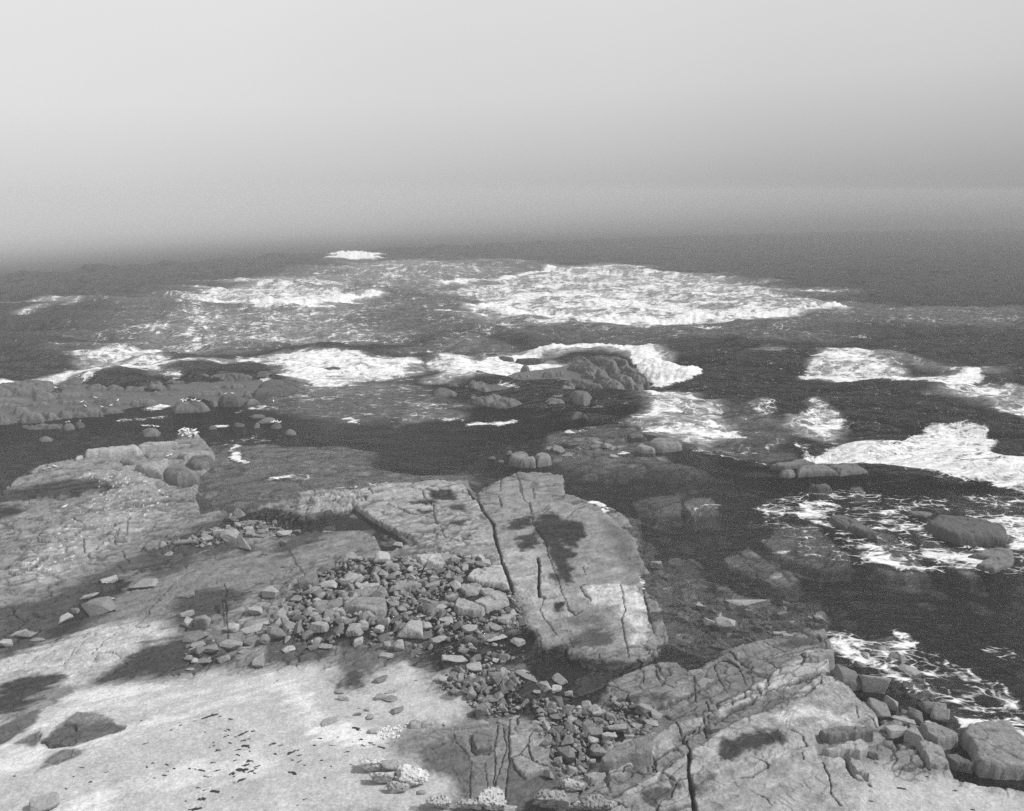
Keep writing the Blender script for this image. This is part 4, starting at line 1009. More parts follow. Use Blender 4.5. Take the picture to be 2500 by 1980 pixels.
outcrop('rock_outcrop', 'long low reef of rounded blocks at the far left, waves breaking behind', 'reef', [
 ('1', "-150 360 0 332 190 292 310 305 325 345 200 372 0 400 -150 420", .4), ('1', "190 382 300 360 330 390 300 420 200 432", .5),
 ('1', "170 440 290 428 290 460 170 467", .5), ('1', "345 402 500 362 505 388 340 420", .5), ('1', "620 345 700 330 735 360 640 372", .6),
 ('1', "690 305 860 268 880 300 720 322", .4), ('1', "110 515 190 495 260 510 255 545 120 562", .65), ('1', "260 492 330 488 342 530 280 545", .6),
 ('1', "330 485 480 452 600 458 605 505 420 525 340 532", .6), ('1', "590 470 700 462 740 482 610 507", .6), ('1', "120 572 360 553 370 590 160 598", .3),
 ('1', "-120 490 0 488 70 500 78 560 0 570 -120 570", .6), ('1', "40 492 175 458 182 495 100 512", .6), ('1', "760 428 850 408 930 430 880 455 765 462", .6),
 ('1', "540 420 620 402 700 400 762 440 640 465 540 445", .45), ('1', "1230 430 1280 410 1285 450 1240 462", .5),
 ('1', "-100 400 60 390 180 400 180 450 60 470 -100 470", .4), ('1', "330 350 420 330 500 345 420 365", .4), ('1', "500 335 610 320 640 350 520 375", .5),
 ('1', "740 345 850 340 850 375 720 380", .5), ('1', "620 385 720 375 740 400 640 405", .5), ('1', "340 425 430 410 520 420 520 450 350 455", .5),
 ('1', "1125 292 1300 260 1480 268 1490 300 1400 315 1130 302", .5), ('1', "1100 305 1200 310 1200 332 1110 332", .5), ('1', "970 302 1080 300 1100 332 980 322", .5),
 ('1', "1120 385 1200 368 1310 362 1300 388 1120 405", .6), ('1', "1290 345 1400 318 1460 330 1400 352 1310 362", .5), ('1', "1220 342 1290 335 1270 362 1215 362", .5),
 ('1', "1250 207 1330 198 1332 222 1260 228", .4), ('1', "1350 213 1480 188 1522 205 1400 228", .5), ('1', "720 275 850 262 1020 248 1135 255 1100 290 860 300 740 300", .35),
 ('1', "850 325 960 318 980 352 870 372", .6), ('1', "880 375 1080 373 1000 397 900 402", .5), ('1', "520 388 600 378 592 405 530 417", .6),
 ('1', "970 345 1050 340 1080 365 980 370", .5), ('1', "1150 245 1300 232 1400 240 1380 258 1170 268", .4), ('1', "1000 270 1110 262 1120 290 1010 296", .4)],
 tone=.125, base=[('1', "-200 360 60 330 190 300 300 310 330 355 420 335 560 305 700 285 850 268 1020 255 1200 222 1330 205 1440 190 1520 210 1600 255 1590 300 1480 390 1430 440 1350 462 1240 465 1230 430 1100 400 1050 440 1010 460 930 445 760 465 600 512 400 532 340 542 120 557 -200 570", .28)], edge=.6, seed=1)
outcrop('rock_outcrop', 'small flat dark rock amid foam, behind the gap in the far left reef', 'reef', [('1', "335 345 400 300 490 283 562 295 450 332", .4)], tone=.11, seed=2)
outcrop('flat_rock', 'pointed grey slab lying in the sea at the right end of the far left reef', 'rock', [
 ('1', "1480 375 1560 345 1700 335 1750 322 1720 358 1600 382 1490 397", .5), ('1', "1510 345 1580 295 1700 300 1748 322 1600 350 1530 358", .6)], tone=.13, seed=3)
outcrop('flat_rock', 'dark flat-topped slab beside foam at the right tip of the left reef', 'rock', [
 ('1', "1480 265 1560 240 1612 270 1575 302 1500 302", .5)], tone=.12, seed=4)
outcrop('boulder', 'broad block with white gulls along its top at the front edge of the left reef', 'boulder', [
 ('1', "1008 460 1060 418 1200 425 1232 460 1190 485 1020 502", .65)], tone=.15, seed=5)
outcrop('boulder', 'smooth barrel-shaped boulder lying on its side at the front edge of the left reef', 'boulder', [
 ('1', "1272 402 1330 388 1400 385 1428 420 1400 455 1300 464", .75)], tone=.13, seed=6)
outcrop('boulder', 'pair of low knobs between the barrel boulder and the pointed slab', 'boulder', [
 ('1', "1420 385 1460 363 1478 400 1430 412", .7), ('1', "1438 422 1500 408 1525 440 1440 455", .5)], tone=.1, seed=7)
outcrop('rock_outcrop', 'small dark rocks poking out of the foam between the two offshore reefs', 'reef', [
 ('2', "-45 240 30 222 80 228 70 245 0 256", .5)], tone=.09, seed=8)
outcrop('rock_ledge', 'long pale ridge running out from the left rock shelf, streaked white with guano', 'ledge', [
 ('1', "500 748 600 722 700 705 800 690 832 710 810 740 640 775 505 782", .55), ('1', "800 712 900 690 1030 668 1052 690 900 722 820 745", .55),
 ('1', "440 770 490 752 500 780 445 795", .4)], tone=.36, seed=9, wet=.2)
outcrop('boulder', 'speckled knob covered with white gulls at the tip of the left rock shelf', 'boulder', [
 ('1', "1035 640 1050 600 1100 585 1165 592 1178 630 1150 655 1060 668", .6)], tone=.26, seed=10)
outcrop('flat_rock', 'rounded slab behind the heart-shaped blocks on the left rock shelf', 'rock', [
 ('1', "840 750 950 722 1050 718 1000 762 870 782", .4), ('1', "1030 762 1080 735 1200 722 1248 730 1150 765 1080 802", .4)], tone=.24, seed=11)
outcrop('flat_rock', 'cigar-shaped cracked slab on the ridge of the left rock shelf', 'rock', [('1', "697 798 820 765 870 775 862 797 760 827", .45)], tone=.3, seed=12)
outcrop('flat_rock', 'wedge-shaped cracked slab left of the heart-shaped block on the left shelf', 'rock', [
 ('1', "788 832 900 800 960 768 1000 765 990 820 950 850 965 908 900 892", .35)], tone=.27, seed=13, cracks=[(.07, '1', "900 800 950 850")], edge=.3)
outcrop('flat_rock', 'big heart-shaped grey block standing over the water at the edge of the left shelf', 'rock', [
 ('1', "958 852 1008 800 1100 808 1140 855 1165 870 1165 922 1040 942 985 925", .42),
 ('1', "1098 800 1120 770 1200 742 1252 748 1240 802 1180 848 1130 850", .42)], tone=.2, seed=14, edge=.35,
 cracks=[(.06, '1', "970 860 1060 830 1100 870"), (.05, '1', "1120 800 1190 770 1240 800"), (.05, '1', "1060 900 1080 940")])

outcrop('rock_outcrop', 'large offshore reef in the middle with long slanting dark ribs, surf curling round it', 'reef', [
 ('2', "1408 218 1470 178 1532 190 1600 260 1552 290 1480 252", .36, .6), ('2', "1528 177 1600 178 1682 210 1702 260 1690 300 1620 262 1560 212", .36, 1.0),
 ('2', "1620 177 1700 193 1765 235 1745 262 1680 222", .36, .7), ('2', "1698 242 1760 238 1815 262 1790 300 1720 282", .36, .8),
 ('2', "1760 262 1830 262 1872 300 1868 332 1800 322", .42, .3), ('2', "1556 302 1620 278 1700 332 1742 372 1700 400 1640 372", .36, .5),
 ('2', "1640 272 1720 300 1800 330 1780 365 1700 340", .36, .8), ('2', "1720 350 1800 372 1784 412 1700 412", .36, .1), ('2', "1780 330 1845 345 1840 372 1790 372", .36, .2),
 ('2', "1550 252 1610 248 1642 290 1592 300", .36, .7), ('2', "1500 262 1560 285 1560 310 1500 290", .36, .5), ('2', "1440 345 1362 330 1440 318 1520 335 1600 368 1612 395 1560 385", .4, .7),
 ('2', "1230 452 1300 400 1372 358 1402 372 1400 420 1442 482 1400 492 1290 482", .36), ('2', "1332 400 1385 352 1440 342 1450 365 1400 380", .36, .5),
 ('2', "850 295 850 265 890 248 940 262 957 290", .7), ('2', "798 348 830 308 890 300 938 320 860 358", .6), ('2', "838 425 900 398 1020 378 1012 412 940 452 850 442", .55),
 ('2', "928 452 1020 398 1130 420 1152 460 1050 467", .45), ('2', "858 355 960 338 1012 372 900 388", .4), ('2', "1075 295 1120 262 1200 270 1172 300", .5),
 ('2', "1088 385 1150 348 1230 330 1312 350 1290 382 1130 397", .45), ('2', "1038 345 1120 308 1200 310 1130 352", .35), ('2', "1330 300 1400 292 1410 330 1340 340", .5, .2),
 ('2', "1135 232 1150 215 1175 222 1165 235", .6), ('2', "1330 260 1380 252 1390 285 1330 290", .4), ('2', "770 285 830 280 840 300 780 302", .5)],
 tone=.115, base=[('2', "780 360 860 310 1000 300 1100 262 1250 245 1420 218 1500 185 1620 180 1780 250 1850 300 1830 370 1760 410 1680 440 1560 470 1400 485 1250 470 1150 455 1000 462 860 430", .32)], edge=.5, seed=15, strata=-.9)
outcrop('boulder', 'large smooth dark boulder banded with pale streaks at the front of the middle reef', 'boulder', [
 ('2', "1392 372 1440 340 1520 357 1562 402 1535 460 1500 484 1432 445", .6)], tone=.12, seed=16, edge=.6)
outcrop('boulder', 'knobbly boulder cluster at the front right corner of the middle reef', 'boulder', [
 ('2', "1528 475 1580 443 1632 470 1622 492 1540 488", .6), ('2', "1548 435 1590 408 1612 440 1560 458", .6), ('2', "1608 422 1640 393 1672 440 1662 480 1640 462", .6), ('2', "1655 445 1700 462 1690 485 1655 485", .5)], tone=.17, seed=17)
outcrop('boulder', 'craggy dark rock just in front of the middle reef', 'boulder', [('2', "1418 505 1450 480 1485 488 1525 520 1528 547 1480 532 1430 545", .6)], tone=.09, seed=18)
outcrop('boulder', 'square-topped boulder standing in the middle of the middle reef', 'boulder', [('2', "1254 270 1290 243 1337 258 1322 292 1262 294", .75)], tone=.12, seed=19)
outcrop('boulder', 'lone squat boulder in the sea left of the middle reef', 'boulder', [('2', "618 352 645 342 700 345 762 370 742 402 620 404", .6)], tone=.12, seed=20)
outcrop('boulder', 'small dark rock behind the lone squat boulder left of the middle reef', 'boulder', [('2', "690 335 760 318 768 345 710 348", .6)], tone=.1, seed=21)
outcrop('rock_outcrop', 'thin dark rock awash in surf behind the middle reef', 'reef', [('2', "985 172 1020 163 1085 170 1080 184 1010 186", .5), ('2', "1105 180 1180 172 1285 178 1250 190 1120 190", .4)], tone=.06, seed=22)
outcrop('boulder', 'larger craggy boulder of the pair standing at the seaward tip of the middle slab', 'boulder', [
 ('2', "1065 800 1060 750 1090 718 1150 715 1180 745 1150 775 1180 780 1200 760 1222 790 1215 820 1130 822", .5)], tone=.21, seed=23, edge=.35, cracks=[(.08, '2', "1100 760 1160 740"), (.07, '2', "1120 800 1180 780")])
outcrop('boulder', 'smaller boxy boulder of the pair at the seaward tip of the middle slab', 'boulder', [('2', "1208 745 1240 722 1300 730 1312 780 1290 800 1225 818", .6)], tone=.23, seed=24, edge=.3)
outcrop('boulder', 'low dark stones in the water left of the twin boulders', 'boulder', [('2', "930 760 960 745 988 755 980 770 940 772", .5), ('2', "1045 720 1075 712 1085 740 1050 745", .5), ('2', "990 775 1030 770 1035 785 1000 790", .4)], tone=.1, seed=25)
outcrop('flat_rock', 'broad lozenge-shaped slab sloping into foam right of the middle reef', 'rock', [('2', "1866 670 1920 640 2010 638 2078 685 2060 712 1960 732 1890 715", .5)], tone=.16, seed=26, edge=.3)
outcrop('flat_rock', 'narrow tapering stone leaning beside the lozenge-shaped slab', 'rock', [('2', "1798 700 1820 673 1850 680 1918 722 1905 737 1830 732", .5)], tone=.21, seed=27)
outcrop('flat_rock', 'low wet stone in the shallows left of the lozenge-shaped slab', 'rock', [('2', "1755 622 1800 615 1850 630 1840 645 1780 645", .35)], tone=.13, seed=28)
outcrop('flat_rock', 'long low cracked rock with surf along its back on the right', 'rock', [
 ('3', "830 875 822 825 860 800 950 795 1000 800 1030 835 1080 880 970 872", .5), ('3', "1000 798 1100 785 1175 800 1250 858 1080 882 1030 840", .42), ('3', "665 812 780 780 860 765 940 790 850 805 760 830", .35)],
 tone=.17, seed=29, edge=.3, cracks=[(.07, '3', "980 800 1040 850"), (.06, '3', "1140 830 1160 860")])
outcrop('boulder', 'small rounded boulder at the left end of the long low rock on the right', 'boulder', [('3', "718 845 760 822 815 822 828 860 790 880 735 872", .6)], tone=.2, seed=30)
outcrop('boulder', 'dark humped rock washed over by white surf on the right', 'boulder', [('3', "1330 735 1345 715 1400 707 1440 722 1400 738 1345 742", .5), ('3', "1400 712 1470 715 1545 748 1480 748 1430 735", .5)], tone=.1, seed=31)
outcrop('boulder', 'thin dark rock edge showing in the surf behind the long low rock', 'boulder', [('3', "1085 712 1150 703 1235 708 1180 716", .5)], tone=.08, seed=32)
outcrop('flat_rock', 'large tilted slab rising from the shallows at the right edge, foam behind', 'rock', [
 ('3', "1575 1150 1640 1082 1780 1098 1900 1130 2052 1182 2050 1282 1960 1275 1780 1272 1660 1215", .28)], tone=.15, seed=33, edge=.15, cracks=[(.09, '3', "1950 1190 2000 1180 2045 1210"), (.08, '3', "1960 1275 2040 1285")])
outcrop('flat_rock', 'lower slab stepping down in front of the tilted slab at the right edge', 'rock', [
 ('3', "1820 1330 1900 1300 2000 1280 2092 1300 2094 1390 1980 1440 1870 1400 1940 1350", .15)], tone=.15, seed=34, edge=.15)
outcrop('flat_rock', 'narrow slab split by a dark crack in the lacy foam on the right', 'rock', [
 ('3', "1010 1100 1060 1085 1110 1092 1200 1150 1300 1235 1220 1225 1080 1165", .22)], tone=.17, seed=35, edge=.2, cracks=[(.08, '3', "1040 1110 1130 1170 1230 1215")])
outcrop('flat_rock', 'small dark slab behind the tilted slab at the right edge', 'rock', [('3', "1465 1075 1520 1062 1625 1085 1575 1112 1490 1092", .3)], tone=.12, seed=36)
for q, lab in [(("1", "832 590 860 578 925 582 942 605 920 635 845 640"), 'flat-topped boulder carrying a row of white gulls in the water off the left shelf'),
               (("1", "365 575 400 547 438 560 440 590 390 602 368 592"), 'dark boulder dabbed with white between the left reef and shelf'),
               (("1", "440 560 462 545 495 552 497 580 460 590 445 585"), 'rounder boulder touching the dabbed one between the left reef and shelf'),
               (("1", "1582 568 1610 550 1645 555 1652 585 1620 595 1588 592"), 'boxy boulder with gulls on top, middle of the offshore trio'),
               (("1", "1666 605 1695 587 1735 600 1738 625 1700 632 1668 628"), 'rounded boulder nearest the camera of the offshore trio'),
               (("1", "1505 550 1540 520 1610 518 1622 535 1590 560 1520 562"), 'long low boulder at the back of the offshore trio'),
               (("1", "1455 515 1500 500 1555 505 1550 530 1480 532"), 'low flat rock behind the offshore trio of boulders'),
               (("1", "1480 570 1500 552 1522 560 1520 585 1490 590"), 'small dark stump left of the offshore trio of boulders'),
               (("1", "1215 582 1245 568 1275 575 1265 592 1225 597"), 'low dark stone off the knob at the tip of the left shelf'),
               (("1", "1365 560 1400 552 1440 560 1430 580 1380 582"), 'barely awash stone between the knob and the offshore trio'),
               (("1", "225 650 270 632 310 640 300 662 240 668"), 'low dark rock awash near the left edge of the picture'),
               (("1", "1278 1085 1300 1060 1335 1065 1338 1092 1310 1115 1285 1108"), 'egg-shaped boulder in the still shallows right of the left shelf')]:
    outcrop('boulder', lab, 'boulder', [(q[0], q[1], .42)], tone=.14, seed=len(lab) % 9, edge=.55)

# big blocks and slabs of the near shore
NEARPOLY = []
def near(label, view, pts, ratio, tone=.2, edge=.2, name='flat_rock', cat='rock', cracks=(), seed=0, ex=.3):
    P_ = foot(view, pts, ratio * .75)[0]; c_ = P_.mean(0); q_ = np.concatenate([P_ * .6 + c_ * .4, c_[None]])
    hs_ = terrain_h(q_[:, 0], q_[:, 1]); ex = max(float(np.median(hs_)), .15) + (.10 if view in ('5', '4', '8') else .02)
    NEARPOLY.append(P_)
    return outcrop(name, label, cat, [(view, pts, ratio * .75, ex)], tone=tone, edge=edge * .45, cracks=cracks, seed=seed, wet=0)
near('huge square grey block at the bottom right edge, dark gap along its left side', '6', "1818 1080 1850 1020 1950 1002 2080 1010 2120 1080 2230 1180 2230 1310 2060 1300 1920 1282 1880 1222 1860 1130", .16, .2, .22, 'boulder', 'boulder', [(.05, '6', "1860 1190 2000 1180 2180 1190"), (.05, '6', "1840 1090 1990 1070")], 41)
near('long dark-topped slab undercut by shadow, right foreground', '6', "1068 1105 1130 1075 1290 1047 1362 1072 1362 1112 1260 1120 1140 1147 1100 1142", .45, .16, .2, seed=42)
near('pale flat slab wedged under the dark-topped slab, white streak on it', '6', "1078 1182 1150 1160 1290 1124 1332 1160 1330 1202 1290 1232 1220 1205 1120 1207", .35, .3, .2, seed=43)
near('narrow finger of rock pointing down from the pale wedged slab', '6', "1222 1202 1280 1232 1300 1272 1337 1337 1260 1322 1242 1272", .22, .3, .15, seed=44)
near('broken triangular ledge left of the huge square block', '6', "1600 1022 1680 1010 1790 1080 1812 1122 1700 1152 1640 1092", .3, .19, .2, seed=45)
near('low strip of rock running down to the sand left of the huge square block', '6', "1590 1122 1640 1120 1700 1150 1762 1292 1650 1272", .15, .24, .2, seed=46, ex=.32)
near('thin dark blade of rock leaning over a cleft left of the huge block', '6', "1725 1180 1800 1190 1870 1240 1890 1272 1790 1240", .3, .22, .2, seed=47)
near('flat pale flake lying on the ridge crest, lower right', '6', "990 742 1040 690 1140 660 1150 700 1060 740", .25, .34, .2, seed=48, ex=.55)
near('upper slab of the cluster of big slabs in the main rubble bank', '5', "340 645 362 610 470 592 562 580 597 622 590 655 460 665 380 650", .25, .33, .2, seed=49)
near('broad cracked slab in the middle of the main rubble bank', '5', "330 735 345 680 400 655 590 660 592 720 575 785 520 800 440 762", .3, .3, .25, seed=50, cracks=[(.05, '5', "460 660 470 690 590 700"), (.04, '5', "380 740 470 750 540 720")])
near('oval flat slab at the left of the broad cracked slab in the rubble bank', '5', "148 722 200 686 335 680 332 730 240 745 170 745", .3, .3, .25, seed=51)
near('smooth sloping slab along the crack at the right of the main rubble bank', '5', "1058 545 1080 500 1110 480 1262 468 1302 600 1180 590 1100 570", .15, .33, .2, seed=52)
near('flat rounded slab below the sloping one at the right of the rubble bank', '5', "1005 612 1020 580 1080 572 1145 590 1110 632 1050 640", .25, .33, .25, seed=53)
near('pale slab split in two near the right edge of the rubble bank', '5', "985 722 1000 650 1060 672 1120 695 1165 745 1150 768 1000 752", .3, .33, .25, seed=54, cracks=[(.05, '5', "1000 700 1080 705")])
near('angular light slab overlapping the pale split slab in the rubble bank', '5', "1098 692 1180 652 1262 640 1302 682 1290 700 1165 738", .25, .34, .2, seed=55)
near('thin tapering slab above the angular light slab in the rubble bank', '5', "1115 600 1200 600 1290 632 1240 645 1150 632", .25, .35, .2, seed=56)
near('pale flat slab with mosaic cracks at the top of the main rubble bank', '5', "758 420 820 390 900 400 915 440 960 470 900 482 790 478", .3, .38, .2, seed=57, cracks=[(.05, '5', "810 430 850 425 900 440"), (.04, '5', "840 400 820 440")])
near('smooth pale slab beside the mosaic slab at the top of the rubble bank', '5', "880 405 920 390 1000 415 990 435 920 462", .25, .38, .2, seed=58, ex=.4)
near('tall leaning slab at the upper left corner of the main rubble bank', '4', "1738 605 1760 550 1800 525 1865 495 1868 560 1850 592 1800 607", .4, .23, .25, seed=59)
near('large smooth slab with a raised corner inside the rubble bank', '5', "622 600 640 570 740 558 790 590 760 610 640 628", .35, .34, .2, seed=60)
near('square dark slab capped on the pavement at bottom centre', '8', "1083 700 1110 682 1238 680 1228 802 1140 800 1112 812 1086 772", .1, .12, .1, seed=61, ex=.42)
near('pale flat stone with a dark lower edge at the left of the bottom pavement', '8', "665 620 690 598 780 600 835 625 790 652 680 655", .35, .3, .2, seed=62)
near('thick grey slab end rising from the bottom rubble at right', '8', "1915 905 1990 840 2157 745 2260 700 2260 860 2120 900 1990 950 1930 942", .25, .28, .25, seed=63)
near('flat cracked flake on the sand above the bottom boulders', '8', "1820 960 1900 940 1980 955 1900 1005 1850 1000", .35, .3, .2, seed=64)

